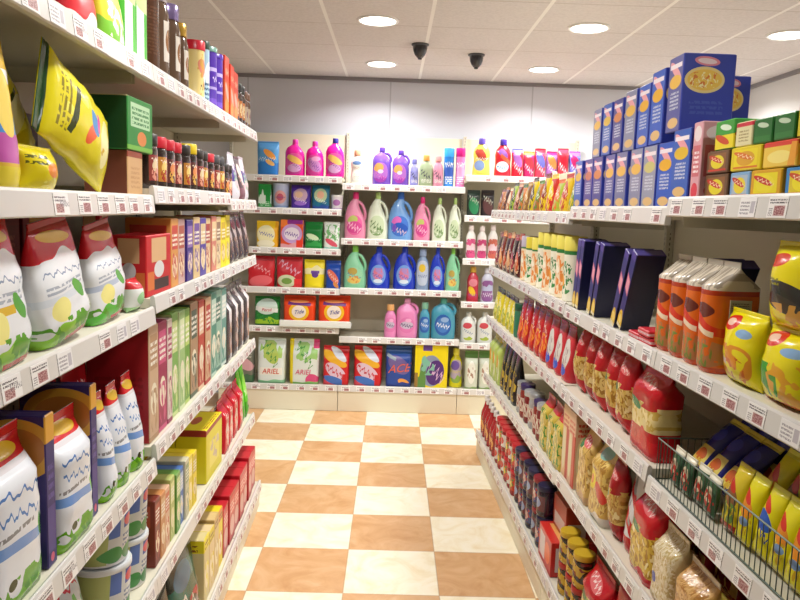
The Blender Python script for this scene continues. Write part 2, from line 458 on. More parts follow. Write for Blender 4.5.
TX, TY, TS = -0.178, 3.185, 0.4372
def floor_material():
    m, b = principled('vinyl_floor_tiles', 'e6d9bb', 0.34)
    nt = m.node_tree; lk = nt.links
    mp = nt.nodes.new('ShaderNodeMapping'); lk.new(obj_coord(nt), mp.inputs[0])
    mp.inputs['Location'].default_value = (-TX / TS, -TY / TS, 0.5); mp.inputs['Scale'].default_value = (1 / TS, 1 / TS, 0)
    ck = nt.nodes.new('ShaderNodeTexChecker'); ck.inputs['Scale'].default_value = 1.0; lk.new(mp.outputs[0], ck.inputs['Vector'])
    n1 = nt.nodes.new('ShaderNodeTexNoise'); n1.inputs['Scale'].default_value = 5.0; n1.inputs['Detail'].default_value = 6; n1.inputs['Distortion'].default_value = 1.6; n1.inputs['Roughness'].default_value = 0.6
    lk.new(obj_coord(nt), n1.inputs['Vector'])
    def ramp(c0, c1, c2):
        r = nt.nodes.new('ShaderNodeValToRGB'); e = r.color_ramp.elements
        e[0].position, e[0].color = 0.3, lin(c0); e[1].position, e[1].color = 0.7, lin(c2)
        k = e.new(0.5); k.color = lin(c1); lk.new(n1.outputs['Fac'], r.inputs[0]); return r.outputs[0]
    cream = ramp('e6d6b0', 'efe6cc', 'f3ecda'); tan = ramp('c0905e', 'cca070', 'd6b084')
    mx = nt.nodes.new('ShaderNodeMix'); mx.data_type = 'RGBA'; lk.new(ck.outputs['Fac'], mx.inputs['Factor']); lk.new(cream, mx.inputs[6]); lk.new(tan, mx.inputs[7])
    # seams between tiles
    sep = nt.nodes.new('ShaderNodeSeparateXYZ'); lk.new(mp.outputs[0], sep.inputs[0])
    ds = []
    for i in (0, 1):
        f = nt.nodes.new('ShaderNodeMath'); f.operation = 'PINGPONG'; f.inputs[1].default_value = 0.5; lk.new(sep.outputs[i], f.inputs[0]); ds.append(f.outputs[0])
    mn = nt.nodes.new('ShaderNodeMath'); mn.operation = 'MINIMUM'; lk.new(ds[0], mn.inputs[0]); lk.new(ds[1], mn.inputs[1])
    lt = nt.nodes.new('ShaderNodeMath'); lt.operation = 'LESS_THAN'; lt.inputs[1].default_value = 0.006; lk.new(mn.outputs[0], lt.inputs[0])
    sc = nt.nodes.new('ShaderNodeMath'); sc.operation = 'MULTIPLY'; sc.inputs[1].default_value = 0.6; lk.new(lt.outputs[0], sc.inputs[0])
    m2 = nt.nodes.new('ShaderNodeMix'); m2.data_type = 'RGBA'; lk.new(sc.outputs[0], m2.inputs['Factor']); lk.new(mx.outputs[2], m2.inputs[6]); m2.inputs[7].default_value = lin('a88a66')
    lk.new(m2.outputs[2], b.inputs['Base Color'])
    bp = nt.nodes.new('ShaderNodeBump'); bp.inputs['Strength'].default_value = 0.05; lk.new(n1.outputs['Fac'], bp.inputs['Height']); lk.new(bp.outputs[0], b.inputs['Normal'])
    return m

def ceiling_material():
    m, b = principled('suspended_ceiling_tiles', 'b9b1ad', 0.9)
    nt = m.node_tree; lk = nt.links
    sep = nt.nodes.new('ShaderNodeSeparateXYZ'); lk.new(obj_coord(nt), sep.inputs[0])
    def seam(out, off, size, half):
        a = nt.nodes.new('ShaderNodeMath'); a.operation = 'SUBTRACT'; lk.new(out, a.inputs[0]); a.inputs[1].default_value = off
        f = nt.nodes.new('ShaderNodeMath'); f.operation = 'PINGPONG'; f.inputs[1].default_value = size / 2; lk.new(a.outputs[0], f.inputs[0])
        l = nt.nodes.new('ShaderNodeMath'); l.operation = 'LESS_THAN'; l.inputs[1].default_value = half; lk.new(f.outputs[0], l.inputs[0])
        return l.outputs[0]
    sx = seam(sep.outputs[0], 0.19, 0.63, 0.011); sy = seam(sep.outputs[1], 4.18, 0.62, 0.006)
    n = nt.nodes.new('ShaderNodeTexNoise'); n.inputs['Scale'].default_value = 60; n.inputs['Detail'].default_value = 3; lk.new(obj_coord(nt), n.inputs['Vector'])
    r = nt.nodes.new('ShaderNodeValToRGB'); e = r.color_ramp.elements; e[0].position, e[0].color = 0.35, lin('d0cbcb'); e[1].position, e[1].color = 0.6, lin('d9d4d4'); lk.new(n.outputs['Fac'], r.inputs[0])
    m1 = nt.nodes.new('ShaderNodeMix'); m1.data_type = 'RGBA'; lk.new(sy, m1.inputs['Factor']); lk.new(r.outputs[0], m1.inputs[6]); m1.inputs[7].default_value = lin('bdb6b2')
    m2 = nt.nodes.new('ShaderNodeMix'); m2.data_type = 'RGBA'; lk.new(sx, m2.inputs['Factor']); lk.new(m1.outputs[2], m2.inputs[6]); m2.inputs[7].default_value = lin('f0eeec')
    lk.new(m2.outputs[2], b.inputs['Base Color'])
    return m

def wall_material():
    m, b = principled('painted_wall_panels', 'dfe2ea', 0.7)
    nt = m.node_tree; lk = nt.links
    sep = nt.nodes.new('ShaderNodeSeparateXYZ'); lk.new(obj_coord(nt), sep.inputs[0])
    a = nt.nodes.new('ShaderNodeMath'); a.operation = 'SUBTRACT'; lk.new(sep.outputs[0], a.inputs[0]); a.inputs[1].default_value = -0.06
    f = nt.nodes.new('ShaderNodeMath'); f.operation = 'PINGPONG'; f.inputs[1].default_value = 0.625; lk.new(a.outputs[0], f.inputs[0])
    l = nt.nodes.new('ShaderNodeMath'); l.operation = 'LESS_THAN'; l.inputs[1].default_value = 0.006; lk.new(f.outputs[0], l.inputs[0])
    mx = nt.nodes.new('ShaderNodeMix'); mx.data_type = 'RGBA'; lk.new(l.outputs[0], mx.inputs['Factor']); mx.inputs[6].default_value = lin('dfe2ea'); mx.inputs[7].default_value = lin('c4c7cf')
    lk.new(mx.outputs[2], b.inputs['Base Color'])
    return m

XW0, XW1, YW0, YW1, ZC = -3.0, 3.0, -2.6, 6.72, 2.86
structure('floor', block('floor', XW0 - .1, XW1 + .1, YW0 - .1, YW1 + .1, -0.1, 0.0, floor_material()))
structure('ceiling', block('ceiling', XW0 - .1, XW1 + .1, YW0 - .1, YW1 + .1, ZC, ZC + 0.1, ceiling_material()))
WM = wall_material()
structure('wall_back', block('wall_back', XW0, XW1, YW1, YW1 + .1, 0, ZC, WM))
structure('wall_left', block('wall_left', XW0 - .1, XW0, YW0, YW1, 0, ZC, plain('c4c4c6', 0.7)))
structure('wall_right', block('wall_right', XW1, XW1 + .1, YW0, YW1, 0, ZC, plain('e4e2e0', 0.7)))
structure('wall_front', block('wall_front', XW0, XW1, YW0 - .1, YW0, 0, ZC, plain('a8a49f', 0.7)))
structure('trim_1', block('trim_1', XW0, XW1, YW1 - .025, YW1, ZC - .03, ZC, plain('8d898b', 0.6)))
structure('trim_2', block('trim_2', XW1 - .025, XW1, YW0, YW1 - .025, ZC - .03, ZC, plain('8d898b', 0.6)))

# ------------------------------------------------------------------ ceiling lights and cameras
def emission(name, col, s):
    m, b = principled(name, 'ffffff', 0.4)
    b.inputs['Emission Color'].default_value = lin(col); b.inputs['Emission Strength'].default_value = s
    return m
GLOW = emission('downlight_diffuser', 'fffaf2', 9.0)
RING = [(ZC - .002, .128, .128, 2, 0, 0), (ZC - .012, .124, .124, 2, 0, 0), (ZC - .014, .112, .112, 2, 0, 0)]
def ring_mesh():
    n = 40; V, Fc = [], []
    prof = [(.128, 0.0), (.127, -.006), (.120, -.011), (.108, -.009), (.106, -.001)]
    for r, z in prof:
        for i in range(n): V.append((r * math.cos(2 * PI * i / n), r * math.sin(2 * PI * i / n), z))
    for j in range(len(prof) - 1):
        for i in range(n): Fc.append((j * n + i, j * n + (i + 1) % n, (j + 1) * n + (i + 1) % n, (j + 1) * n + i))
    return to_mesh('trim_ring', V, Fc, plain('f2f2f2', 0.35))
def disc_mesh():
    n = 40; V, Fc = [(0, 0, -.0085)], []
    for r, z in ((.06, -.008), (.107, -.005)):
        for i in range(n): V.append((r * math.cos(2 * PI * i / n), r * math.sin(2 * PI * i / n), z))
    for i in range(n):
        Fc.append((0, 1 + (i + 1) % n, 1 + i)); Fc.append((1 + i, 1 + (i + 1) % n, 1 + n + (i + 1) % n, 1 + n + i))
    return to_mesh('diffuser', V, Fc, GLOW)
RM, DM = ring_mesh(), disc_mesh()
LAMP_W = 13.0
lamp_data = bpy.data.lights.new('downlight_lamp', 'AREA'); lamp_data.shape = 'DISK'; lamp_data.size = 0.2; lamp_data.energy = LAMP_W; lamp_data.color = (1.0, 0.985, 0.965)
lamp_data.spread = math.radians(150)
names = {(-.13, 6.05): 'round ceiling downlight above the middle bay of the back shelving', (-.13, 4.68): 'round ceiling downlight over the aisle, in front of the first dome camera',
         (1.15, 6.05): 'round ceiling downlight close to the back wall, beyond the second dome camera', (1.15, 4.68): 'round ceiling downlight over the right gondola, before the pasta boxes',
         (2.37, 4.68): 'round ceiling downlight close to the right wall'}
for gx in (-.13, 1.15, 2.37):
    for gy in (6.05, 4.68, 3.31, 1.94) if gx < 2 else (6.05, 4.68):
        if gx > 1 and gy < 2: continue
        lb = names.get((gx, gy))
        if not lb and gx == 2.37 and gy == 6.05: lb = 'round ceiling downlight in the corner of back and right walls'
        o = thing('ceiling_downlight', lb or 'round white ceiling downlight behind or above the camera', 'ceiling light', 'round downlights in the ceiling', (gx, gy, ZC))
        part('trim_ring', RM, o); part('diffuser', DM, o)
        l = bpy.data.objects.new('downlight_lamp', lamp_data); COL.objects.link(l); l.location = (0, 0, -.016); l.parent = o
for gx, gy in ((-2.0, 3.31), (1.15, .57)):
    o = thing('ceiling_downlight', 'round white ceiling downlight behind the camera or the left gondola', 'ceiling light', 'round downlights in the ceiling', (gx, gy, ZC))
    part('trim_ring', RM, o); part('diffuser', DM, o)
    l = bpy.data.objects.new('downlight_lamp', lamp_data); COL.objects.link(l); l.location = (0, 0, -.016); l.parent = o

def lathe(name, prof, m, n=32):
    return loft(name, [(z, r, r, 2, 0, 0) for r, z in prof], m, n=n, W=.2, H=.1, z0=-.1)
CB = lathe('mount_plate', [(.052, -.014), (.06, -.010), (.06, -.001)], plain('55565c', 0.5))
CD = lathe('dome', [(.004, -.098), (.020, -.092), (.036, -.074), (.046, -.05), (.05, -.03), (.05, -.013)], plain('2b2b33', 0.18, 0, 0.6))
CLN = lathe('lens', [(.010, -.104), (.014, -.102), (.015, -.096), (.013, -.09)], plain('0a0a0c', 0.08))
for (cx, cy), lb in (((.147, 5.30), 'small dark dome security camera on the ceiling, beside the aisle downlights'), ((.566, 5.58), 'small dark dome security camera on the ceiling, nearer the right-hand downlights')):
    o = thing('dome_camera', lb, 'security camera', 'dome cameras on the ceiling', (cx, cy, ZC))
    part('mount_plate', CB, o); d = part('dome', CD, o); part('lens', CLN, d)

# ------------------------------------------------------------------ shelving
CREAM = plain('d9d3bf', 0.42)
CREAM_PANEL = plain('e4ddc6', 0.5)
RAIL = plain('d6d3cd', 0.28)
SLOT = art('cfcab8', [('l', 0.42, 0, 0.58, 1, 90, '6a665a')], 0.45)
TICK = [art('efece8', [('l', .06, .68, .94, .94, 2, '4a4248'), ('r', .34, .10, .90, .58, 'c09a98'), ('n', .36, .12, .88, .56, 16, .48, '8a4a4e'), ('l', .06, .1, .28, .5, 4, '8d868a')], 0.35),
        art('f1efec', [('l', .06, .62, .80, .92, 2, '5a5258'), ('r', .12, .10, .62, .52, 'c8a6a2'), ('n', .14, .12, .60, .50, 16, .5, '8c5456'), ('l', .7, .1, .94, .9, 9, '7d777c', PI / 2)], 0.35),
        art('eceae8', [('l', .08, .14, .62, .86, 4, '9a949a'), ('r', .68, .2, .92, .8, 'b9b4bb')], 0.35)]
TM = [block('price_ticket', -.037, .037, -.0012, 0, 0, .044, m, c=.0004) for m in TICK]

def extrude_x(name, prof, x0, x1, m):
    n = len(prof); V = [(x0, y, z) for y, z in prof] + [(x1, y, z) for y, z in prof]
    Fc = [(i, (i + 1) % n, n + (i + 1) % n, n + i) for i in range(n)] + [tuple(range(n - 1, -1, -1)), tuple(range(n, 2 * n))]
    return to_mesh(name, V, Fc, m, vuv=[(0, 0)] * (2 * n), smooth=False)

rail_cache = {}
def shelf_set(root, W, zb, depth, rng, y0=0.0, tickets=True, name='shelf', pitch=.108, plainer=0):
    key = (round(W, 3), round(depth, 3))
    if key not in rail_cache:
        sl = [(.02, .016), (.02, .045), (depth, .045), (depth, .03), (.05, .03), (.05, .016)]
        rl = [(.003, 0), (0, .003), (.0055, .049), (.008, .054), (.012, .055), (.019, .050), (.019, .0)]
        rail_cache[key] = (extrude_x('shelf', sl, -W / 2 + .002, W / 2 - .002, CREAM), extrude_x('price_rail', rl, -W / 2 + .001, W / 2 - .001, RAIL),
                           extrude_x('bracket', [(.06, -.004), (.06, .03), (depth, .03), (depth, -.012)], -.0015, .0015, CREAM))
    sm, rm, bm = rail_cache[key]
    s = part(name, sm, root); s.location = (0, y0, zb)
    part('price_rail', rm, s)
    if zb > 0.3:
        for sx in (-1, 1):
            b = part('bracket', bm, s); b.location = (sx * (W / 2 - .012), 0, 0)
    if tickets:
        n = int((W - .06) / pitch)
        for i in range(n):
            if rng.random() < .06: continue
            k = 0 if rng.random() < .55 else (1 if rng.random() < .6 else 2)
            t = part('price_ticket', TM[k], s)
            t.location = (-W / 2 + .07 + i * (W - .14) / max(1, n - 1) + rng.uniform(-.008, .008), .0002, .004); t.rotation_euler = (-.119, 0, 0)
    return s

def bay(side, u0, u1, zbs, base_zb, top, depth, label, end=False, seed=0, base_out=0.0):
    W = u1 - u0; um = (u0 + u1) / 2
    V = {'L': VL, 'R': VR}.get(side)
    if side == 'L': loc = to_world(um, V); rz = SKEW + PI / 2
    elif side == 'R': loc = to_world(um, V); rz = SKEW - PI / 2
    else: loc = Vector((um, YB, 0)); rz = 0
    rng = random.Random(seed)
    t = thing('shelving_bay', label, 'shop shelving', 'cream metal shelving bays', loc, (0, 0, rz))
    part('back_panel', block('back_panel', -W / 2 + .001, W / 2 - .001, depth + .004, depth + .018, .1, top, CREAM_PANEL), t)
    for sx in ((-1, 1) if end else (-1,)):
        part('upright', block('upright', (-W / 2 + .001 if sx < 0 else W / 2 - .029), (-W / 2 + .029 if sx < 0 else W / 2 - .001), depth - .03, depth + .003, .0, top + .02, SLOT), t)
    part('plinth', block('plinth', -W / 2 + .001, W / 2 - .001, -base_out + .012, depth, 0, base_zb + .014, CREAM_PANEL), t)
    shelf_set(t, W, base_zb, depth + base_out, rng, -base_out, name='base_shelf')
    for z in zbs: shelf_set(t, W, z, depth, rng)
    return t

DL = DR = .44; DB = .43
ZL = {'N': (2.07, 1.697, 1.37, .905, .52), 'M': (2.07, 1.725, 1.40, .945, .515), 'F': (2.07, 1.70, 1.40, .93, .50)}
ZLB = .10
bay('L', 1.02, 2.219, ZL['N'], ZLB, 2.28, DL, 'cream shelving bay nearest on the left, holding yellow snack bags and white sacks', seed=1, base_out=.04)
bay('L', 2.221, 3.419, ZL['M'], ZLB, 2.28, DL, 'cream shelving bay in the middle of the left gondola, holding tall cartons', seed=2, base_out=.04)
bay('L', 3.421, 4.17, ZL['F'], ZLB, 2.28, DL, 'narrow cream shelving bay ending the left gondola', end=True, seed=3, base_out=.04)
ZR = {'N': (1.737, 1.297, .925, .575), 'M': (1.712, 1.297, .952, .565), 'F': (1.69, 1.305, .955, .55), 'G': (1.69, 1.305, .955, .545)}
ZRB = .125
bay('R', 1.06, 2.089, ZR['N'], ZRB, 2.0, DR, 'cream shelving bay nearest on the right, with the wire basket of noodles', seed=4, base_out=.04)
bay('R', 2.091, 3.119, ZR['M'], ZRB, 2.0, DR, 'second cream bay of the right gondola, under the stacked blue pasta boxes', seed=5, base_out=.04)
bay('R', 3.121, 4.149, ZR['F'], ZRB, 2.0, DR, 'third cream bay of the right gondola, with yellow-topped canisters', seed=6, base_out=.04)
bay('R', 4.151, 5.18, ZR['G'], ZRB, 2.0, DR, 'last cream bay of the right gondola, facing the back shelves', end=True, seed=7, base_out=.04)
ZBK = {'L': (1.92, 1.655, 1.327, .996, .667), 'C': (1.87, 1.42, 1.007, .595), 'R': (1.97, 1.64, 1.283, .92, .57)}
ZBB = .172
bay('B', -1.444, -.431, ZBK['L'], ZBB, 2.35, DB, 'cream back-wall shelving bay holding washing powders and pink bottles', seed=8)
bay('B', -.429, .584, ZBK['C'], ZBB, 2.35, DB, 'cream back-wall shelving bay in the middle, full of softener bottles', seed=9)
bay('B', .586, 1.60, ZBK['R'], ZBB, 2.35, DB, 'cream back-wall shelving bay half hidden by the right gondola', end=True, seed=10)

TOP = .0455
def zl(b, k): return (ZL[b][k - 1] if k < 6 else ZLB) + TOP
def zr(b, k): return (ZR[b][k - 1] if k < 5 else ZRB) + TOP
def zbk(b, k): return (ZBK[b][k - 1] if k <= len(ZBK[b]) else ZBB) + TOP
def bay_l(u): return 'N' if u < 2.22 else 'M' if u < 3.42 else 'F'
def bay_r(u): return 'N' if u < 2.09 else 'M' if u < 3.12 else 'F' if u < 4.15 else 'G'
# ------------------------------------------------------------------ sightings to shelf positions
def sight(px, py):
    return (_fw + CR * ((px - 400) / F) + CU * ((300 - py) / F)).normalized()
def on_line(px, py, v):
    """where the sighting meets the vertical plane v = const of the gondolas: (u, z)"""
    d = sight(px, py); dv = d.x * cs + d.y * sn; t = v / dv
    p = d * t
    return (-p.x * sn + p.y * cs, p.z + EYE)
def on_back(px, py):
    d = sight(px, py); t = (YB + .03) / d.y
    return (d.x * t, d.z * t + EYE)

# ------------------------------------------------------------------ back wall: washing powders, softeners, cleaners
def B(bayk, shelf, x0, x1, yt, K, name, label, cat, group=None, **kw):
    """K(w, h) builds the pack to the size the shelf leaves it"""
    z = zbk(bayk, shelf)
    ym = yt + 12
    a, b = on_back(x0, ym)[0], on_back(x1, ym)[0]
    h = on_back((x0 + x1) / 2, yt)[1] - z
    w = (b - a) * kw.pop('fill', .94)
    k = K(w, h)
    return place('B', (a + b) / 2, z, k, name, label, cat, group, **kw)

def label_on(k, s, cx, cz, size, col, **kw):
    k['parts'].append(('lettering', lettering(s, k['front'], cx * k['w'], cz * k['h'], size * k['h'], plain(col, .4), **kw), None, None))
    return k

# ---- bay L
sky = art('5aa0dc', [('r', 0, .0, 1, .2, 'dfe9f2'), ('w', 0, 0, 1, .9, .3, 3, 1, '2f7fd0'), ('e', .6, .62, .3, .1, 'f0a24a', .4), ('e', .62, .38, .22, .07, 'f4c070', .3), ('z', .1, .42, .9, .58, 9, .12, 'ffffff')])
B('L', 1, 256, 279, 141, lambda w, h: k_bag(w, h, .09, sky, 'slim', .004, 3), 'refill_pouch', 'light blue refill pouch with orange patches, first on the top back shelf', 'cleaning product')
pink = plain('e8179a', .25, 0, .3); pinkcap = plain('f03cae', .3)
pl = art('e0559f', [('e', .5, .7, .5, .16, 'f2c56a', .35), ('w', 0, 0, 1, .6, .3, 4, 0, 'c23b96'), ('e', .5, .3, .4, .2, 'd9a7d6'), ('z', .1, .35, .9, .6, 8, .14, '6a2f8f', .4)])
pl2 = art('d8459c', [('e', .5, .5, .5, .3, 'c886c6', .5), ('z', .05, .3, .95, .7, 9, .16, '7b3fa0', .5), ('e', .6, .8, .3, .12, 'e9a3cf')])
for i, (a, b, t, m, lb, cp) in enumerate([(284, 305, 139, pl, 'bright pink cleaner bottle with yellow-streaked label, first of the pink trio', pinkcap), (305, 324, 141, pl2, 'bright pink cleaner bottle between two other pink ones', pinkcap), (325, 345, 138, pl, 'bright pink cleaner bottle with dark blue cap, beside the upright', plain('31308f', .35))]):
    B('L', 1, a, b, t, lambda w, h: k_bottle(w, h, .1, pink, cp, m, 'jug', False, (0, .34, .42, .28), 3.0), 'cleaner_bottle', lb, 'bottle', 'bright pink bottles on the top back shelf')
gr = art('1f8a3c', [('r', 0, 0, 1, .3, '2b9c48'), ('w', 0, .2, .6, 1, .3, 4, 1, 'd5e6dc'), ('l', .1, .1, .9, .3, 3, 'd0efd6')])
B('L', 2, 258, 271, 184, lambda w, h: k_box(w, h, .12, gr), 'detergent_carton', 'green detergent carton on the second back shelf, first in its row', 'carton')
tubm = art('b9c4e4', [('e', .5, .45, .34, .26, 'e4a9a8'), ('e', .5, .45, .2, .14, 'c65a72'), ('r', 0, 0, 1, .12, '8fa6d6'), ('z', .2, .4, .8, .5, 9, .2, '5b4ba0')])
B('L', 2, 271, 289, 183, lambda w, h: k_tub(w, h, tubm, plain('c9d2ea', .3)), 'stain_remover_tub', 'pale blue stain remover tub on the second back shelf', 'tub')
pur = art('4a2a9c', [('e', .5, .58, .36, .28, 'c9a7c2'), ('e', .42, .6, .2, .14, 'e8c2a6'), ('e', .5, .25, .3, .1, '9b6fd0'), ('z', .15, .3, .85, .5, 8, .16, 'e8dcf4', .3)])
B('L', 2, 290, 311, 185, lambda w, h: k_bag(w, h, .1, pur, 'block', .004, 5), 'capsule_pouch', 'deep purple capsule pouch on the second back shelf', 'pouch')
tea = art('1f6f8e', [('e', .5, .58, .36, .28, 'b8d0a4'), ('e', .5, .6, .2, .16, 'e8b79a'), ('w', 0, 0, 1, .35, .2, 4, 0, '2a4f9e'), ('z', .15, .3, .85, .5, 8, .16, 'e8f0f4', .3)])
B('L', 2, 311, 330, 185, lambda w, h: k_bag(w, h, .1, tea, 'block', .004, 6), 'capsule_pouch', 'teal capsule pouch with round picture, beside the deep purple one', 'pouch')
B('L', 2, 330, 343, 195, lambda w, h: k_tub(w, h, art('e9e4ee', [('e', .5, .5, .3, .2, 'b77ac0'), ('r', 0, .05, 1, .15, 'cdb6dd')]), plain('f4f2f4', .3)), 'stain_remover_tub', 'small white tub at the end of the second back shelf', 'tub')
ylw = art('f0c928', [('r', .84, 0, 1, 1, 'e8a81c'), ('e', .45, .5, .4, .34, 'f5efc0'), ('z', .15, .42, .8, .62, 8, .2, '3a48b4', .2), ('e', .45, .15, .4, .14, 'fbf6d8')])
B('L', 3, 255, 279, 221, lambda w, h: k_bag(w, h, .1, ylw, 'block', .004, 7), 'washing_powder_bag', 'yellow washing powder bag with pale oval on the third back shelf', 'bag')
orp = art('e2542c', [('r', 0, .75, .35, 1, 'f08038'), ('e', .5, .52, .46, .34, 'c9a3dc'), ('e', .5, .52, .34, .22, 'efe6f4'), ('z', .2, .42, .8, .62, 7, .25, '6a2fa8', .2), ('r', .3, .86, 1, 1, '8a2f8e'), ('w', 0, 0, 1, .35, .2, 3, 0, 'e9a7b0'), ('r', .7, .05, 1, .3, 'e8402c')])
B('L', 3, 280, 304, 220, lambda w, h: k_box(w, h, .12, orp), 'washing_powder_carton', 'orange and purple washing powder carton with white oval logo', 'carton')
grn = art('167a34', [('w', 0, 0, 1, .5, .2, 3, 1, '3aa050'), ('e', .45, .45, .36, .1, 'dcefc8', .2), ('r', 0, .0, 1, .12, '1d8f3c'), ('z', .1, .3, .9, .44, 8, .18, 'c9e8c4')])
B('L', 3, 304, 323, 222, lambda w, h: k_bag(w, h, .1, grn, 'block', .004, 8), 'washing_powder_bag', 'dark green washing powder bag on the third back shelf', 'bag')
wgr = art('e6ece6', [('n', 0, .3, 1, .9, 5, .52, '7ab878'), ('e', .5, .25, .4, .1, 'd8556a', .3), ('w', 0, 0, 1, .2, .2, 4, 0, '9fd8cc'), ('z', .2, .5, .9, .7, 8, .14, '4aa052', .4)])
B('L', 3, 323, 340, 222, lambda w, h: k_bag(w, h, .1, wgr, 'block', .004, 9), 'washing_powder_bag', 'white and green washing powder bag ending the third back shelf', 'bag')
red1 = art('cf1726', [('e', .5, .2, .42, .18, 'ea6a72', -.1), ('z', .1, .5, .9, .75, 7, .18, 'e9a0a8', .4), ('r', 0, .85, 1, 1, 'b0121f')])
red2 = art('c81a2c', [('e', .42, .22, .36, .2, 'd7e0b8'), ('e', .42, .22, .2, .1, '7aa04c'), ('z', .1, .5, .95, .85, 6, .2, 'd9a4bc', .5), ('r', .7, .0, 1, .3, 'e23038')])
B('L', 4, 246, 275, 256, lambda w, h: k_bag(w, h, .1, red1, 'stand', .006, 10), 'washing_powder_bag', 'plain red washing powder bag, first on the fourth back shelf', 'bag')
B('L', 4, 275, 303, 257, lambda w, h: k_bag(w, h, .1, red2, 'stand', .006, 11), 'washing_powder_bag', 'red washing powder bag with pale green spot, second on the fourth back shelf', 'bag')
yp = art('f2e01c', [('w', 0, .5, 1, .95, .25, 3, 1, 'efe9b0'), ('r', .35, .52, .75, .62, '6a3fa0'), ('e', .55, .48, .16, .1, '5a2f90'), ('w', 0, 0, 1, .3, .3, 3, 0, 'f6e428')])
B('L', 4, 303, 325, 260, lambda w, h: k_bag(w, h, .1, yp, 'stand', .006, 12), 'washing_powder_bag', 'bright yellow washing powder bag with purple band, fourth back shelf', 'bag')
bl = art('1f4aa8', [('e', .5, .45, .42, .16, 'e0705a', .5), ('z', .1, .35, .9, .55, 7, .2, 'f0d4cc', .5), ('e', .7, .15, .2, .08, 'd88a4a', .4)])
B('L', 4, 325, 341, 261, lambda w, h: k_bag(w, h, .1, bl, 'block', .004, 13), 'washing_powder_bag', 'blue washing powder bag with orange stroke, end of the fourth back shelf', 'bag')
per = art('1c7a32', [('e', .5, .66, .42, .26, 'cfe2d8'), ('r', .06, .50, .94, .64, 'e9ece8', .08), ('w', 0, 0, 1, .5, .2, 3, 1, '9cc830'), ('z', .1, .12, .9, .4, 5, .22, '2f8f34', .3), ('r', 0, 0, 1, .08, '17642a')])
def persil(w, h):
    k = k_bag(w, h, .13, per, 'block', .0012, 14)
    return label_on(k, 'Persil', 0, .56, .15, 'c8283a', bold=1)
B('L', 5, 253, 280, 297, persil, 'washing_powder_bag', 'green washing powder bag with red script on a white band', 'bag')
tid = art('ee4a1e', [('e', .5, .46, .31, .32, 'f6c22c'), ('e', .5, .46, .22, .22, 'fbeee0'), ('r', .16, .68, .86, .78, '6a2f7c', .05), ('r', 0, 0, 1, .04, 'd83a16'), ('e', .5, .8, .3, .04, 'f6a060')])
def tide(w, h):
    k = k_bag(w, h, .15, tid, 'block', .0012, 15)
    return label_on(k, 'Tide', 0, .46, .19, '2a3a9c', shear=.3, slope=.15)
tray = art('e8ece6', [('r', 0, .0, 1, .35, 'dfe6e0')], .5)
zt5 = zbk('L', 5)
def tray_mesh(W, D, H):
    return [('tray_base', block('tray_base', -W / 2, W / 2, -D / 2, D / 2, 0, .008, tray), None, None),
            ('tray_lip', block('tray_lip', -W / 2, W / 2, -D / 2 - .004, -D / 2 + .006, 0, H, tray), None, None)]
xa, xb = on_back(280.5, 325)[0], on_back(351, 325)[0]
place('B', (xa + xb) / 2, zt5 + .0105, dict(w=xb - xa, h=.05, d=.24, parts=tray_mesh(xb - xa, .24, .055)), 'display_tray', 'white cardboard tray under the two orange washing powder bags', 'tray', gap=-.05)
for a, b, lb in ((282, 316, 'orange washing powder bag with yellow bullseye logo, beside the green bag'), (317, 351, 'orange washing powder bag with yellow bullseye logo, next to the empty shelf')):
    p0 = on_back(a, 310)[0]; p1 = on_back(b, 310)[0]
    k = tide((p1 - p0) * .95, on_back(a, 294)[1] - zt5 - .034)
    place('B', (p0 + p1) / 2, zt5 + .0195, k, 'washing_powder_bag', lb, 'bag', 'orange bags in the white tray', gap=.0)
ari = art('dfe9e6', [('n', .1, .5, .9, .95, 3.5, .5, 'a8d070'), ('e', .5, .68, .3, .2, 'b4cc62', .6), ('z', .15, .5, .85, .9, 5, .16, '4f9a48', .8), ('w', 0, 0, 1, .16, .2, 3, 0, '8fcfa4'), ('r', .1, .2, .9, .36, 'f0efe6'), ('r', 0, .94, 1, 1, 'cfe0dc')])
def ariel(col, m, sd):
    def f(w, h):
        k = k_bag(w, h, .15, m, 'block', .0012, sd)
        return label_on(k, 'ARIEL', 0, .28, .16, col, shear=.15, wid=.92)
    return f
B('L', 6, 256, 286, 339, ariel('d8402c', ari, 16), 'washing_powder_bag', 'large white and pale green washing powder bag with red lettering', 'bag')
gpk = art('6c6e62', [('w', 0, 0, 1, .35, .2, 3, 0, '3e6a48'), ('e', .6, .45, .4, .14, 'd0a0a8', .2), ('l', .1, .6, .9, .9, 4, 'a9aa9e')])
B('L', 6, 233, 254, 341, lambda w, h: k_bag(w, h, .13, gpk, 'block', .004, 17), 'washing_powder_bag', 'greyish washing powder bag in the bottom corner by the left gondola', 'bag')
ari2 = art('dde6e0', [('r', 0, 0, .14, 1, 'ecd81c'), ('n', .2, .5, .95, .92, 3.5, .5, '9ccc78'), ('z', .2, .5, .9, .85, 5, .16, '4f9a48', .8), ('r', .8, .8, 1, 1, 'd83a78'), ('e', .78, .1, .22, .14, 'd84a80'), ('w', .14, 0, 1, .12, .2, 3, 0, '8fcf74')])
B('L', 6, 288, 320, 340, ariel('d8386c', ari2, 18), 'washing_powder_bag', 'white washing powder bag with yellow edge and pink lettering', 'bag')
rdp = art('cc1c28', [('e', .45, .68, .5, .13, 'e8b02c', .35), ('e', .6, .8, .34, .1, 'd5dbe8', .5), ('w', 0, 0, 1, .5, .3, 3, 1, 'd8485a'), ('e', .5, .36, .42, .18, 'dcc0d4', .4), ('z', .1, .25, .9, .5, 6, .2, 'c02838', .4), ('e', .45, .13, .42, .1, '3f6fc0', .2), ('r', .75, 0, 1, .3, 'c81824')])
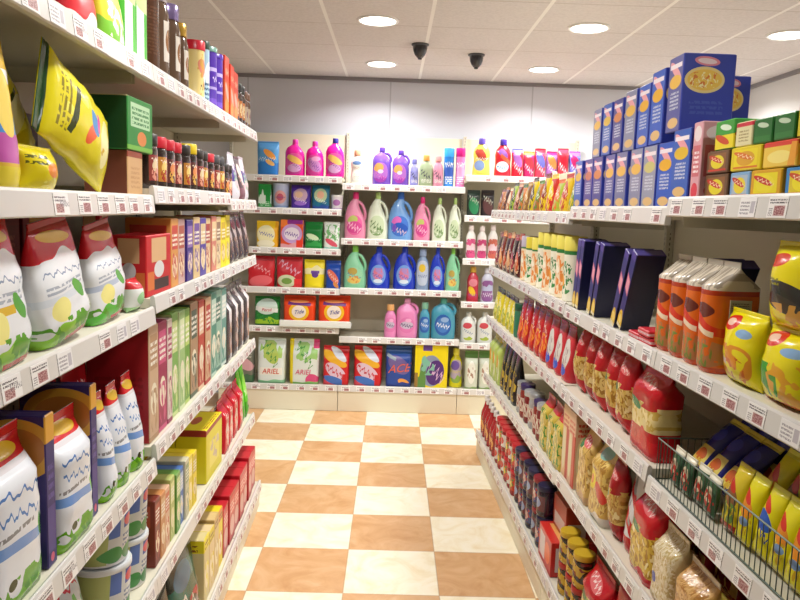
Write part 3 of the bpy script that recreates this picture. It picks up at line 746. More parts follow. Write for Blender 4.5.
for a, b, lb in ((322, 350, 'red washing powder bag with blue swirl, touching the pink-lettered bag'), (353, 383, 'red washing powder bag with blue swirl, beside the dark blue bag')):
    B('L' if b < 351 else 'C', 6 if b < 351 else 5, a, b, 347, lambda w, h: k_bag(w, h, .14, rdp, 'block', .005, a), 'washing_powder_bag', lb, 'bag', 'red powder bags on the back base shelf')
ace = art('23489c', [('r', 0, .8, 1, 1, '2c5aa4'), ('e', .5, .55, .42, .2, '6f5f9c', .3), ('e', .7, .13, .22, .08, 'e8a048', .2), ('w', 0, 0, 1, .2, .3, 3, 0, '1a3c90'), ('r', .04, .7, .4, .78, '98a8b4', .3)])
def acef(w, h):
    k = k_bag(w, h, .13, ace, 'block', .0012, 21)
    return label_on(k, 'ACE', 0, .47, .28, 'e8694c', shear=.3, slope=.12)
B('C', 5, 385, 413, 347, acef, 'washing_powder_bag', 'dark blue washing powder bag with big orange letters', 'bag')
ybx = art('f0dc18', [('r', .24, .86, .52, 1, '6a4a9c'), ('e', .5, .4, .34, .36, '8b98b4'), ('e', .62, .36, .26, .30, '54307c', .6), ('z', .38, .2, .95, .6, 5, .2, 'd8b4d8', .6), ('w', 0, 0, .34, .8, .3, 3, 0, '5f9048'), ('r', 0, 0, .1, .35, '9c7a3c'), ('n', .2, .3, .6, .75, 5, .52, '7fc0a8')])
B('C', 5, 414, 449, 345, lambda w, h: k_box(w, h, .14, ybx), 'washing_powder_carton', 'large yellow carton with purple round picture on the back base shelf', 'carton')
yb = plain('e9e01c', .25, 0, .3)
B('C', 5, 450, 464, 350, lambda w, h: k_bottle(w, h, .09, yb, plain('f2ec50', .3), art('b8a8b8', [('e', .4, .75, .4, .2, '6f58a8'), ('w', 0, 0, 1, .5, .3, 3, 0, '8fae4c'), ('z', .1, .4, .9, .6, 6, .2, 'd9d040')]), 'waist', False, (0, .42, .42, .3), 3), 'cleaner_bottle', 'yellow cleaner bottle beside the large yellow carton', 'bottle', gap=.05)

# ---- bay C
wbt = plain('efeee6', .3, 0, .2)
B('C', 1, 350, 364, 150, lambda w, h: k_bottle(w, h, .08, wbt, plain('e8a884', .35), art('f2efe6', [('e', .5, .85, .4, .1, '5f7fae'), ('z', .2, .5, .8, .75, 8, .15, 'e0a890'), ('l', .2, .1, .8, .4, 4, 'c8c0b4')]), 'waist', False, (0, .42, .42, .3), 3), 'cleaner_bottle', 'white bottle with peach cap alone on the top middle back shelf', 'bottle')
vio = plain('7a52c8', .25, 0, .3)
vl = art('b06cc8', [('e', .35, .75, .36, .22, 'f0a860'), ('w', 0, 0, 1, .5, .3, 4, 0, 'a040b0'), ('z', .1, .2, .9, .5, 6, .2, 'd878c0', .3), ('e', .5, .55, .2, .1, 'e8d0e8')])
for a, b, t, lb in ((372, 392, 147, 'larger violet softener bottle on the top middle back shelf'), (392, 410, 150, 'smaller violet softener bottle beside the larger violet one')):
    B('C', 1, a, b, t, lambda w, h: k_bottle(w, h, .1, vio, plain('6a44bc', .3), vl, 'jug', True, (-.06, .34, .38, .26), 2.4), 'softener_bottle', lb, 'bottle', 'violet bottles on the top back shelf')
for a, b, t, c, cc, lb in ((410, 419, 159, '8f8fd0', '7d7dc4', 'small lilac bottle next to the violet bottles'), (419, 434, 155, '9fae8c', 'e8a050', 'small sage green bottle with orange cap'), (433, 444, 156, 'd890a8', 'e8a0a0', 'small dusty pink bottle before the tall blue one')):
    B('C', 1, a, b, t, lambda w, h: k_bottle(w, h, .07, plain(c, .3, 0, .2), plain(cc, .35), art(c, [('z', .05, .3, .95, .75, 5, .25, '4a4a58', .5), ('l', .1, .1, .9, .3, 3, 'e8e8e0')]), 'round', False, (0, .38, .44, .3), 3), 'freshener_bottle', lb, 'bottle')
for a, b, t, c, cc, l2, lb in ((444, 455, 148, '2f7fd0', '3aa4f0', '3a5fb8', 'tall blue aerosol can with light blue cap'), (456, 466, 148, 'ee7fc0', 'e01f8c', 'f4a8d4', 'tall pink aerosol can with magenta cap')):
    B('C', 1, a, b, t, lambda w, h: k_can(w, h, art(c, [('e', .5, .4, .4, .2, l2), ('l', .15, .1, .85, .3, 4, 'e8f0f8'), ('z', .1, .5, .9, .7, 6, .2, 'ffffff')]), plain(cc, .3), lidh=.07, rim=1.0), 'aerosol_can', lb, 'aerosol can')
def soft(body, cap, lab, oval=(-.03, .30, .36, .21), rot=None, e=2.2):
    return lambda w, h: k_bottle(w, h, w * .62, body, cap, lab, 'softener', True, oval, e)
pk = plain('e890b4', .28, 0, .3); wg = plain('dfe8d4', .28, 0, .3); sb = plain('6fa4e4', .28, 0, .3); mint = plain('88cfa4', .28, 0, .3); rb = plain('1838c0', .24, 0, .35); gb = plain('8098bc', .3, 0, .2)
lpk = art('e0609c', [('e', .35, .8, .36, .2, 'b8c068'), ('e', .5, .4, .5, .3, 'd04890'), ('z', .05, .2, .95, .7, 6, .22, 'f4c0d8', .4)])
lwg = art('c8d8b4', [('w', 0, 0, 1, .6, .3, 4, 0, '88a870'), ('z', .05, .2, .95, .8, 5, .2, '5f8050', .5), ('l', .2, .1, .8, .3, 3, 'eef4e4')])
lsb = art('3f74cc', [('e', .3, .78, .3, .2, 'd068b8'), ('e', .6, .45, .4, .2, '2858b8', .3), ('z', .1, .1, .9, .5, 6, .22, 'd8c0c8', .3), ('e', .2, .4, .12, .2, '6f4fb8')])
lmt = art('98d4ac', [('e', .4, .75, .3, .2, 'b8a050'), ('e', .5, .25, .4, .18, 'e0c468'), ('z', .05, .4, .95, .65, 6, .2, '5f8fb0', .3), ('n', .1, .1, .9, .5, 5, .55, 'd89048')])
lrb = art('6f9ce0', [('e', .5, .55, .36, .3, 'b08cc8'), ('n', .2, .3, .8, .85, 5, .5, 'd87890'), ('e', .5, .2, .3, .1, 'd8e4f4'), ('z', .1, .35, .9, .55, 6, .2, '3858c0', .3)])
lgb = art('b8c4d8', [('e', .45, .7, .3, .16, 'e0c040'), ('z', .1, .3, .9, .5, 6, .2, '5868a8')])
CP = {'m': plain('d82878', .32), 'g': plain('a8c878', .32), 'b': plain('2f68c8', .32), 'db': plain('1c3cc4', .3), 'lg': plain('8fe060', .32), 'gb': plain('8ca0c4', .35)}
row2 = [(344, 367, 192, pk, 'm', lpk, 'large pink softener bottle beside the upright on the upper softener shelf'), (367, 389, 192, wg, 'g', lwg, 'large white-green softener bottle between the pink and the light blue one'), (388, 414, 192, sb, 'b', lsb, 'light blue softener bottle in the middle of the upper softener shelf'),
        (414, 431.5, 197, pk, 'm', lpk, 'smaller pink softener bottle right of the light blue one'), (432.5, 447.5, 198, wg, 'g', lwg, 'small white-green softener bottle beside the smaller pink one'), (449, 462, 198, wg, 'g', lwg, 'small white-green softener bottle at the end of its shelf')]
for a, b, t, bd, cp, lb_, lb in row2:
    B('C', 2, a, b, t, soft(bd, CP[cp], lb_), 'softener_bottle', lb, 'bottle', 'softener bottles on the upper shelf')
row3 = [(343, 367, 246, mint, 'lg', lmt, 'large mint green softener bottle at the start of the lower softener shelf'), (367, 391, 247, rb, 'db', lrb, 'royal blue softener bottle beside the large mint green one'), (393, 417, 247, rb, 'db', lrb, 'royal blue softener bottle beside the slim grey-blue one'),
        (430, 446, 248, rb, 'db', lrb, 'smaller royal blue softener bottle before the last mint one'), (446, 461, 248, mint, 'lg', lmt, 'small mint green softener bottle at the end of the lower softener shelf')]
for a, b, t, bd, cp, lb_, lb in row3:
    B('C', 3, a, b, t, soft(bd, CP[cp], lb_, (-.02, .34, .34, .24) if bd is rb else (-.03, .30, .36, .21), e=2.0), 'softener_bottle', lb, 'bottle', 'softener bottles on the lower shelf')
B('C', 3, 416, 430, 249, lambda w, h: k_bottle(w, h, .08, gb, CP['gb'], lgb, 'round', False, (0, .42, .42, .3), 3), 'softener_bottle', 'slim grey-blue bottle among the royal blue softener bottles', 'bottle')
pj = plain('e88cc4', .28, 0, .3); tj = plain('4aa0bc', .28, 0, .3)
jl = art('e07cb8', [('e', .5, .5, .42, .24, 'c8b8d0'), ('z', .1, .35, .9, .65, 6, .25, '4a4a70', .2), ('e', .6, .8, .2, .12, 'f0b0d8')])
jt = art('2f60b4', [('e', .5, .5, .4, .36, '4a80c8'), ('z', .1, .35, .9, .65, 6, .25, 'e8eef8', .2), ('e', .6, .75, .24, .12, '98b8e0')])
B('C', 4, 384, 397, 305, lambda w, h: k_bottle(w, h, .09, pj, plain('e8b070', .35), jl, 'round', False, (0, .40, .42, .22), 3), 'detergent_bottle', 'narrow pink bottle with tan cap beside the empty shelf', 'bottle')
B('C', 4, 396, 419, 299, lambda w, h: k_bottle(w, h, .12, pj, plain('e8a0d0', .35), jl, 'jug', True, (-.02, .34, .36, .2), 2), 'detergent_jug', 'wide pink detergent jug next to the narrow pink bottle', 'jug')
B('C', 4, 419, 431, 303, lambda w, h: k_bottle(w, h, .09, tj, plain('7fb89c', .35), jt, 'round', False, (0, .40, .42, .22), 3), 'detergent_bottle', 'narrow teal bottle between the pink and teal jugs', 'bottle')
B('C', 4, 431, 457, 299, lambda w, h: k_bottle(w, h, .12, tj, plain('58b4a8', .35), jt, 'jug', True, (-.02, .36, .34, .26), 2), 'detergent_jug', 'wide teal detergent jug with blue oval label', 'jug')

# ---- bay R
B('R', 1, 473, 492, 138, lambda w, h: k_bottle(w, h, .09, plain('ecd85a', .28, 0, .3), plain('6f5ac8', .3), art('e8d860', [('e', .4, .75, .4, .2, 'c84a3c', .5), ('e', .35, .3, .32, .2, '7f98c8'), ('z', .1, .5, .9, .65, 6, .2, 'ffffff')]), 'waist', False, (0, .42, .44, .34), 3), 'cleaner_bottle', 'yellow cleaner bottle with lilac cap on the top back shelf', 'bottle')
rsp = art('dd2638', [('e', .45, .75, .36, .14, '8f5cb0', .4), ('e', .45, .25, .4, .2, 'd8e4f0'), ('r', .3, .45, 1, .6, 'e86a48', .4), ('z', .1, .15, .9, .35, 6, .2, '3a80c0')])
B('R', 1, 495, 513, 139, lambda w, h: k_bottle(w, h, .09, plain('d8283c', .28, 0, .3), plain('4a2fa8', .3), rsp, 'waist', False, (0, .45, .46, .36), 3), 'cleaner_bottle', 'red cleaner bottle with violet cap on the top back shelf', 'bottle')
mix = ['d82038', 'c8286c', 'e0405a', 'a868b8', 'd83a48', '6f6fc8', 'e08848']
for i in range(6):
    c = mix[i]
    m = art(c, [('e', .5, .6, .45, .2, mix[(i + 3) % 7], .4), ('z', .1, .2, .9, .5, 6, .22, 'f0e4ec', .4), ('r', 0, .85, 1, 1, mix[(i + 5) % 7])])
    a = 512 + i * 11.5
    B('R', 1, a, a + 11.8, 148 + (i % 2) * 3, lambda w, h: k_bag(w, h, .09, m, 'slim', .004, 30 + i), 'refill_pouch', 'red or violet refill pouch on the top back shelf, %s beyond the red bottle' % ORD[i], 'pouch', 'refill pouches on the top back shelf')
dk = [('2c3a34', '2f8a5a', 'dark pouch with green patch on the second shelf of the corner bay'), ('2a2428', '5c3a3a', 'black pouch beside the green-patched one in the corner bay')]
for i, (c, c2, lb) in enumerate(dk):
    B('R', 2, 467 + i * 14, 481 + i * 14, 190, lambda w, h: k_bag(w, h, .09, art(c, [('e', .5, .4, .4, .3, c2, .4), ('z', .1, .5, .9, .8, 6, .2, 'b8c0b0', .3)]), 'slim', .004, 40 + i), 'refill_pouch', lb, 'pouch')
for i, (c, lb) in enumerate((('d85a8c', 'white bottle with pink lower half, first on the corner bay third shelf'), ('c84a7c', 'white bottle with pink lower half, second on the corner bay third shelf'), ('c86a5a', 'white bottle with red picture, hidden partly by the right gondola'))):
    B('R', 3, 466 + i * 11, 477 + i * 11, 225 + (i % 2), lambda w, h: k_bottle(w, h, .075, plain('ece8e4', .3, 0, .2), plain('e8dcdc', .35), art(c, [('w', 0, .4, 1, 1, .2, 4, i, 'e8c8d0'), ('z', .1, .2, .9, .5, 6, .2, 'a02858')]), 'waist', False, (0, .32, .47, .28), 5), 'cleaner_bottle', lb, 'bottle')
B('R', 4, 467, 480, 267, lambda w, h: k_bottle(w, h, .085, plain('b81c34', .28, 0, .3), plain('c89c38', .35), art('c03048', [('e', .4, .35, .34, .16, 'e8c030', .4), ('e', .5, .7, .4, .16, 'e08898'), ('z', .1, .1, .9, .3, 6, .2, '8a5ca0')]), 'waist', False, (0, .42, .45, .34), 4), 'cleaner_bottle', 'dark red bottle with gold cap on the corner bay fourth shelf', 'bottle')
B('R', 4, 481, 495, 268, lambda w, h: k_bottle(w, h, .085, plain('c8cce0', .28, 0, .3), plain('d8dcec', .35), art('8f5c98', [('w', 0, .5, 1, 1, .2, 4, 0, 'b8c0e0'), ('z', .1, .2, .9, .5, 6, .2, 'e4e0f0')]), 'waist', False, (0, .34, .45, .3), 4), 'cleaner_bottle', 'pale bottle with purple base beside the dark red bottle', 'bottle')
wj = art('dfe4e0', [('e', .4, .8, .4, .16, 'd0505c'), ('w', 0, 0, 1, .3, .3, 3, 1, 'a8c048'), ('z', .1, .35, .9, .6, 6, .2, '6a86b0', .3)])
for i, lb in enumerate(('white detergent jug with red label, first on the corner bay fifth shelf', 'white detergent jug with red label, against the right gondola')):
    B('R', 5, 461 + i * 16.5, 477 + i * 16.5, 313, lambda w, h: k_bottle(w, h, .1, plain('e4e8e4', .28, 0, .3), plain('d8dcd8', .35), wj, 'jug', True, (-.03, .4, .38, .3), 3), 'detergent_jug', lb, 'jug')
wp = art('d4dccb', [('r', 0, .82, 1, 1, '6a9c54'), ('e', .5, .45, .3, .3, 'eef0e6'), ('n', .2, .3, .8, .6, 6, .56, 'b08c78'), ('w', 0, 0, 1, .12, .2, 3, 0, '9cbc78')])
for i, lb in enumerate(('pale pack with green top on the base shelf, beside the yellow bottle', 'pale pack with green top on the base shelf, next to the red bottles')):
    B('R', 6, 465 + i * 14, 479 + i * 14, 352, lambda w, h: k_bag(w, h, .12, wp, 'block', .004, 50 + i), 'washing_powder_bag', lb, 'bag', 'pale green-topped packs on the back base shelf')
# ------------------------------------------------------------------ left gondola
def Lr(u0, u1, shelf, K, name, label, cat, group=None, h=None, yt=None, base=None, **kw):
    """a pack between u0 and u1 on a left shelf"""
    um = (u0 + u1) / 2
    z = zl(bay_l(um), shelf) if base is None else base
    k = K(u1 - u0 - .004, h)
    return place('LB' if shelf == 6 else 'L', um, z, k, name, label, cat, group, **kw)

# ---- top shelf: sweets, jars and canisters
redp = art('d0202c', [('w', 0, 0, 1, .4, .3, 3, 0, 'f0e8e4'), ('e', .5, .65, .36, .16, 'f2c83c', .2), ('z', .15, .55, .85, .75, 5, .2, 'ffffff')])
Lr(1.72, 1.93, 1, lambda w, h: k_bag(w, h, .09, redp, 'stand', .006, 60), 'sweets_pouch', 'red and white sweets pouch on the top left shelf, first in view', 'pouch', h=.20)
ygp = art('e0dc3c', [('w', 0, 0, 1, .6, .2, 4, 0, '7cc03c'), ('n', .1, .1, .9, .5, 6, .5, 'f4f2e0'), ('e', .5, .8, .4, .1, 'c84a2c')])
Lr(1.94, 2.11, 1, lambda w, h: k_bag(w, h, .09, ygp, 'stand', .006, 61), 'sweets_pouch', 'yellow-green pouch on the top left shelf, beside the green canisters', 'pouch', h=.235)
grc = art('4fb43c', [('r', .12, .1, .36, .8, 'eef4e8'), ('r', .6, .1, .7, .7, '2f8f2c'), ('e', .5, .8, .4, .14, 'c8d89c'), ('r', 0, 0, 1, .1, '2f8f2c')])
for i, u in enumerate((2.16, 2.26)):
    Lr(u - .046, u + .046, 1, lambda w, h: k_can(w, h, grc, plain('d8ccb0', .35), lidh=.02), 'canister', ('green and white canister next to the yellow-green pouch', 'green and white canister against the big brown jar')[i] + ', top left shelf', 'canister', 'green canisters on the top left shelf', h=.225)
brown = plain('4a2c1c', .15, 0, .5); brown2 = plain('5a4638', .12, 0, .5)
Lr(2.315, 2.425, 1, lambda w, h: k_jar(w, h, art('4c2f20', [('l', .1, .2, .9, .7, 14, '5c3c2a')], .2), plain('d8b81c', .35), .9, .94, .99), 'coffee_jar', 'big brown jar with yellow lid on the top left shelf', 'jar', h=.285)
jl = [('silver-lidded', 'b8b0b8', .30), ('lilac-lidded', '8f7fb0', .27), ('gold-lidded', 'c09a3c', .24)]
for i, (n, c, hh) in enumerate(jl):
    u = 2.50 + i * .13
    Lr(u - .055, u + .055, 1, lambda w, h: k_jar(w, h, art('5c4636', [('r', .25, .2, .75, .62, 'd8d0c4'), ('e', .5, .42, .18, .12, '8a5c30')], .14, coat=.5), plain(c, .25, .6), .82, .8, .9), 'coffee_jar', '%s shiny coffee jar on the top left shelf, beyond the yellow-lidded one' % n, 'jar', 'coffee jars on the top left shelf', h=hh)
can1 = art('ecd68c', [('r', .5, 0, 1, 1, 'b8cce8'), ('e', .4, .55, .3, .14, 'e08a70', .3), ('e', .65, .4, .26, .12, 'f4f8fc'), ('r', 0, .86, 1, 1, 'd8e4f0'), ('n', .1, .1, .9, .8, 5, .56, 'd8a04c'), ('z', .2, .2, .8, .35, 6, .2, '5c4830')])
Lr(2.97, 3.06, 1, lambda w, h: k_can(w, h, can1, plain('d01c34', .3), lidh=.035), 'drink_powder_canister', 'cream and pale blue canister with red lid, top left shelf', 'canister', h=.235)
Lr(3.08, 3.15, 1, lambda w, h: k_can(w, h, art('a8c8d8', [('e', .5, .5, .4, .2, 'e8eef0'), ('l', .1, .1, .9, .4, 4, '4c6a88')]), plain('2a4a3c', .35), lidh=.03), 'drink_powder_canister', 'pale blue canister with dark lid beside the purple one, top left shelf', 'canister', h=.255)
purc = art('4a249c', [('r', 0, .62, 1, .68, 'b8a8dc'), ('r', 0, .34, 1, .38, 'a898d0'), ('z', .2, .45, .8, .58, 5, .2, 'e0d4f0'), ('r', 0, .12, 1, .2, '6a44b8')])
Lr(3.21, 3.31, 1, lambda w, h: k_can(w, h, purc, plain('6f9a8c', .3), lidh=.02), 'drink_powder_canister', 'purple canister with grey-green lid, top left shelf', 'canister', h=.262)
Lr(3.32, 3.42, 1, lambda w, h: k_can(w, h, purc, plain('4a249c', .3), lidh=.02), 'drink_powder_canister', 'purple canister with purple lid, top left shelf', 'canister', h=.255)
ora = art('d85a24', [('r', 0, .6, 1, 1, 'd03c24'), ('e', .5, .42, .4, .1, 'f0b0a0', .3), ('e', .5, .2, .4, .12, 'e09030'), ('z', .15, .68, .85, .85, 5, .2, 'f0d8b0')])
for i, (u, hh) in enumerate(((3.48, .27), (3.58, .25), (3.68, .235))):
    Lr(u - .05, u + .05, 1, lambda w, h: k_box(w, h, .09, ora), 'snack_carton', 'orange-red carton on the top left shelf, %s beyond the purple canisters' % ORD[i], 'carton', 'orange cartons on the top left shelf', h=hh)
for i in range(3):
    u = 3.775 + i * .087
    Lr(u - .042, u + .042, 1, lambda w, h: k_jar(w, h, art('3c2c28', [('r', .15, .2, .85, .6, 'b8703c'), ('n', .2, .25, .8, .55, 6, .5, 'd8c090')], .18, coat=.4), plain('1f2422', .3), .82, .8, .95), 'spread_jar', 'dark jar with black lid on the top left shelf, %s from the orange cartons' % ORD[i], 'jar', 'dark jars ending the top left shelf', h=.21)
for i in range(2):
    u = 4.04 + i * .088
    Lr(u - .042, u + .042, 1, lambda w, h: k_jar(w, h, art('5a3a24', [('r', .15, .2, .85, .6, 'a89880'), ('e', .5, .4, .2, .1, '7a2c2c')], .18, coat=.4), plain('6a4630', .35), .82, .8, .95), 'spread_jar', 'brown jar on the top left shelf, %s from the end of the gondola' % ORD[1 - i], 'jar', 'brown jars ending the top left shelf', h=.20)

# ---- second shelf: snack bags, tea cartons, coffee jars
yel = [('n', .1, .55, .9, .8, 3, .6, 'f2ea60'), ('r', .22, .66, .8, .71, '33401c', .1), ('e', .42, .47, .16, .05, 'e8602c', .3), ('e', .58, .44, .14, .05, '4a8cc8', -.3), ('e', .62, .38, .12, .03, 'd84a9c'), ('e', .5, .22, .3, .1, 'f4eca0'), ('r', 0, .93, 1, 1, '1f4a24'), ('n', .1, .05, .9, .3, 6, .6, 'd0a81c'), ('l', .2, .74, .8, .86, 3, '8a7c14')]
ybag = art('e2d414', yel, .22, .15, 30)
ybag2 = art('d8c81a', [('r', 0, .82, 1, 1, '1c5a2c'), ('n', .1, .1, .9, .6, 4, .58, 'f0e858'), ('e', .5, .5, .36, .12, 'f4f0c0'), ('r', .2, .62, .8, .67, '3c4a20', .1)], .22, .15, 30)
stp = art('e8c040', [('r', 0, .86, 1, .93, 'd8d83c'), ('r', 0, .6, 1, .68, 'f8f4f0'), ('r', 0, .44, 1, .56, 'd86a30'), ('r', 0, .32, 1, .42, '4a90d0'), ('r', 0, .16, 1, .32, 'c85cb0'), ('r', 0, 0, 1, .14, 'ecd840'), ('e', .5, .5, .3, .2, 'f4d860')], .22)
Lr(1.35, 1.475, 2, lambda w, h: k_bag(w, h, .10, stp, 'stand', .006, 62), 'snack_bag', 'tall snack bag with yellow, blue and pink bands, nearest on the second left shelf', 'snack bag', h=.33, gap=.0)
Lr(1.60, 1.78, 2, lambda w, h: k_bag(w, h, .065, ybag2, 'pillow', .008, 63), 'snack_bag', 'yellow snack bag with dark green top leaning behind the banded bag', 'snack bag', 'yellow snack bags', h=.26, gap=.085, roll=-.8)
Lr(1.84, 1.995, 2, lambda w, h: k_bag(w, h, .07, ybag2, 'pillow', .008, 64), 'snack_bag', 'yellow snack bag with dark green top tilting behind the front one', 'snack bag', 'yellow snack bags', h=.35, gap=.16, roll=-1.08)
Lr(1.885, 2.09, 2, lambda w, h: k_bag(w, h, .075, ybag, 'pillow', .009, 65), 'snack_bag', 'yellow snack bag slumped sideways over the front of the second left shelf', 'snack bag', 'yellow snack bags', h=.42, gap=.0, roll=-1.25)
Lr(1.485, 1.655, 2, lambda w, h: k_bag(w, h, .075, art('dccc14', [('n', .1, .1, .9, .9, 3, .58, 'f2ea60'), ('e', .6, .5, .2, .16, 'e88a2c'), ('l', .1, .6, .5, .85, 2, '5c5c14')], .2, .15, 30), 'pillow', .008, 66), 'snack_bag', 'yellow snack bag lying flat below the big slumped one', 'snack bag', 'yellow snack bags', h=.095, gap=.0)
tan = art('c8a070', [('r', 0, .86, 1, 1, '8a3a24'), ('l', .2, .2, .8, .7, 5, 'b88c5c'), ('r', 0, 0, 1, .06, 'a04c30'), ('r', 1.9, 0, 3.1, 1, '7a4030')], .5)
grb = art('1f7a2c', [('r', .12, .45, .88, .9, 'a8c8a0'), ('l', .16, .5, .84, .86, 4, '3c7a44'), ('e', .55, .25, .18, .14, 'c87838'), ('r', 0, 0, 1, .1, '6aa83c'), ('r', 1.5, -1, 3.5, 1.2, '0f4a20'), ('r', -1, 1.6, 2, 3.2, 'd8c890')], .5)
Lr(2.09, 2.219, 2, lambda w, h: k_box(w, h, .12, tan, side=2), 'tea_carton', 'tan carton with dark red edge under the green one, second left shelf', 'carton', h=.128, gap=.01)
Lr(2.085, 2.305, 2, lambda w, h: k_box(w, h, .12, grb, side=2), 'tea_carton', 'dark green tea carton stacked on the tan one', 'carton', h=.145, base=zl('N', 2) + .129, gap=.01)
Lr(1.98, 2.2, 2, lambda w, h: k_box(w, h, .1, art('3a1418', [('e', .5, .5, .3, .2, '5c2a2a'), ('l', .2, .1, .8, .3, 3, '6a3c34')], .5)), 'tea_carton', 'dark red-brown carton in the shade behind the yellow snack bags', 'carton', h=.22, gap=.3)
cj = [{'r': ('c82838', 'red-lidded'), 'y': ('e0c418', 'yellow-lidded'), 'k': ('2a2624', 'black-lidded'), 'g': ('4a4c50', 'grey-lidded')}[q] for q in 'krrrkykkrggkk']
cl = [art(a, [('r', .12, .15, .88, .62, b), ('e', .5, .42, .28, .14, c), ('n', .2, .15, .8, .38, 7, .5, d), ('z', .2, .5, .8, .6, 5, .2, 'f0e0c8')], .15, coat=.5) for a, b, c, d in (('33211a', '8c3c34', 'e0c8a0', 'd8907c'), ('2c201c', 'b87c2c', 'e8c870', 'a03424'), ('241c1a', '5c2c24', 'e08850', 'd8a850'))]
for i, (c, n) in enumerate(cj):
    u = 2.345 + i * .106
    hh = .165 if i != 5 else .178
    Lr(u - .047, u + .047, 2, lambda w, h: k_jar(w, h, cl[i % 3], plain(c, .3), .80, .86, .98), 'coffee_jar', '%s dark coffee jar on the second left shelf, %s from the tan carton' % (n, ORD[i]), 'jar', 'coffee jars on the second left shelf', h=hh)
wpk = art('d8d4de', [('w', 0, .4, 1, 1, .2, 4, 0, '4a3a8c'), ('e', .5, .35, .3, .12, 'e8c0c8'), ('n', .2, .1, .8, .6, 5, .55, '7fb89c'), ('z', .1, .6, .9, .8, 5, .2, 'f4f4f8', .5)])
bpk = art('4a3438', [('e', .5, .6, .4, .2, 'e8d8d0', .4), ('r', 0, 0, 1, .3, '7a4a58'), ('z', .1, .3, .9, .5, 5, .2, 'd8a8a0', .4)])
for i in range(3):
    u0 = 3.685 + i * .16
    Lr(u0, u0 + .152, 2, lambda w, h: k_bag(w, h, .09, wpk if i % 2 == 0 else bpk, 'stand', .006, 70 + i), 'sugar_pouch', '%s pouch on the second left shelf, %s beyond the coffee jars' % (('white and violet', 'dark and pink')[i % 2], ORD[i]), 'pouch', 'pouches ending the second left shelf', h=.235 - .01 * (i % 2))

# ---- third shelf: white milk-powder bags, red cartons
def milk(seed, band='e0b838', bot='8cc83c'):
    return art('e6e9ec', [('r', 0, .68, 1, 1, 'cc1824'), ('w', 0, .50, 1, .88, .25, 3, seed, 'e8ebee'), ('e', .5, .85, .3, .05, 'e8b830', .1), ('z', .12, .53, .9, .61, 6, .18, '8a98b0', .06), ('l', .12, .42, .8, .5, 2, 'a8b0bc'), ('r', 0, .34, .62, .40, band), ('e', .7, .38, .14, .06, '5aa83c', .6), ('e', .3, .28, .16, .1, 'f0e890'), ('w', 0, 0, 1, .26, .3, 4, seed + 1, bot), ('n', 0, 0, 1, .2, 6, .5, '5aa02c'), ('r', .35, .0, 1, .035, 'c82030')], .2, .12, 26)
m1, m2, m3 = milk(0.3), milk(1.4, 'd8e0e8'), milk(2.2, 'b8c4d8', '58b83c')
Lr(1.28, 1.50, 3, lambda w, h: k_bag(w, h, .09, m1, 'sack', .012, 80), 'milk_powder_bag', 'white bag with red top and yellow band, nearest on the third left shelf', 'bag', 'red-topped white bags', h=.29, gap=.0, roll=-.03)
Lr(1.545, 1.80, 3, lambda w, h: k_bag(w, h, .085, m2, 'sack', .013, 81), 'milk_powder_bag', 'white bag with red top and pale band, leaning mid-way on the third left shelf', 'bag', 'red-topped white bags', h=.262, gap=.0, roll=-.12)
Lr(1.86, 1.98, 3, lambda w, h: k_bag(w, h, .06, art('b82430', [('r', 0, .8, 1, 1, 'c88a28'), ('r', .1, .55, .9, .72, 'd8d4d4'), ('r', .2, 0, 1, .5, 'b8bcc0'), ('e', .8, .2, .2, .1, '4a9c40')], .25), 'stand', .005, 82), 'milk_powder_bag', 'tall narrow red and grey bag standing behind the grassy white bag', 'bag', h=.295, gap=.145)
Lr(1.87, 2.11, 3, lambda w, h: k_bag(w, h, .085, m3, 'sack', .013, 83), 'milk_powder_bag', 'red-topped white bag behind the small packet by the bay joint, third left shelf', 'bag', 'red-topped white bags', h=.25, gap=.01, roll=-.12)
Lr(2.125, 2.218, 3, lambda w, h: k_bag(w, h, .07, art('e4e8e4', [('r', 0, .7, 1, 1, 'd0343c'), ('e', .5, .4, .3, .2, 'a8d8a0'), ('r', 0, .0, 1, .15, '9ccc90')], .25), 'pillow', .006, 84), 'milk_powder_bag', 'small white and red packet low at the front by the bay joint', 'packet', h=.095, gap=.0)
rdc = art('8f1620', [('r', 0, .86, 1, 1, 'a01c24'), ('e', .5, .5, .3, .12, 'b03a2c'), ('r', .2, .2, .8, .34, '7a1018'), ('l', .15, .6, .85, .8, 3, 'b85040')], .5)
for i in range(5):
    u0 = 1.18 + i * .205
    Lr(u0, u0 + .195, 3, lambda w, h: k_box(w, h, .1, rdc), 'biscuit_carton', 'dark red carton at the back of the third left shelf, %s from its near end' % ORD[i], 'carton', 'dark red cartons behind the white bags', h=.285, gap=.26)
rcw = art('c41c24', [('r', .25, .55, .95, .95, 'd8b080'), ('e', .3, .42, .26, .16, 'd8d4d4'), ('r', .2, .05, .9, .3, 'd88a48'), ('r', 0, 0, 1, .05, 'a01820')], .45)
rcs = art('c41c24', [('r', .2, .55, .8, .95, 'd8b080'), ('e', .5, .42, .2, .14, 'd8d8d8'), ('r', .3, .08, .9, .26, '3a2828'), ('r', .05, .1, .3, .4, 'd87838')], .45)
Lr(2.235, 2.49, 3, lambda w, h: k_box(w, h, .105, rcs, side=0), 'biscuit_carton', 'red carton with tan window and grey circle at the bay joint, third left shelf', 'carton', h=.185)
Lr(2.235, 2.31, 3, lambda w, h: k_box(w, h, .05, rcw), 'biscuit_carton', 'slim red carton standing tall behind the windowed red one', 'carton', h=.285, gap=.14)
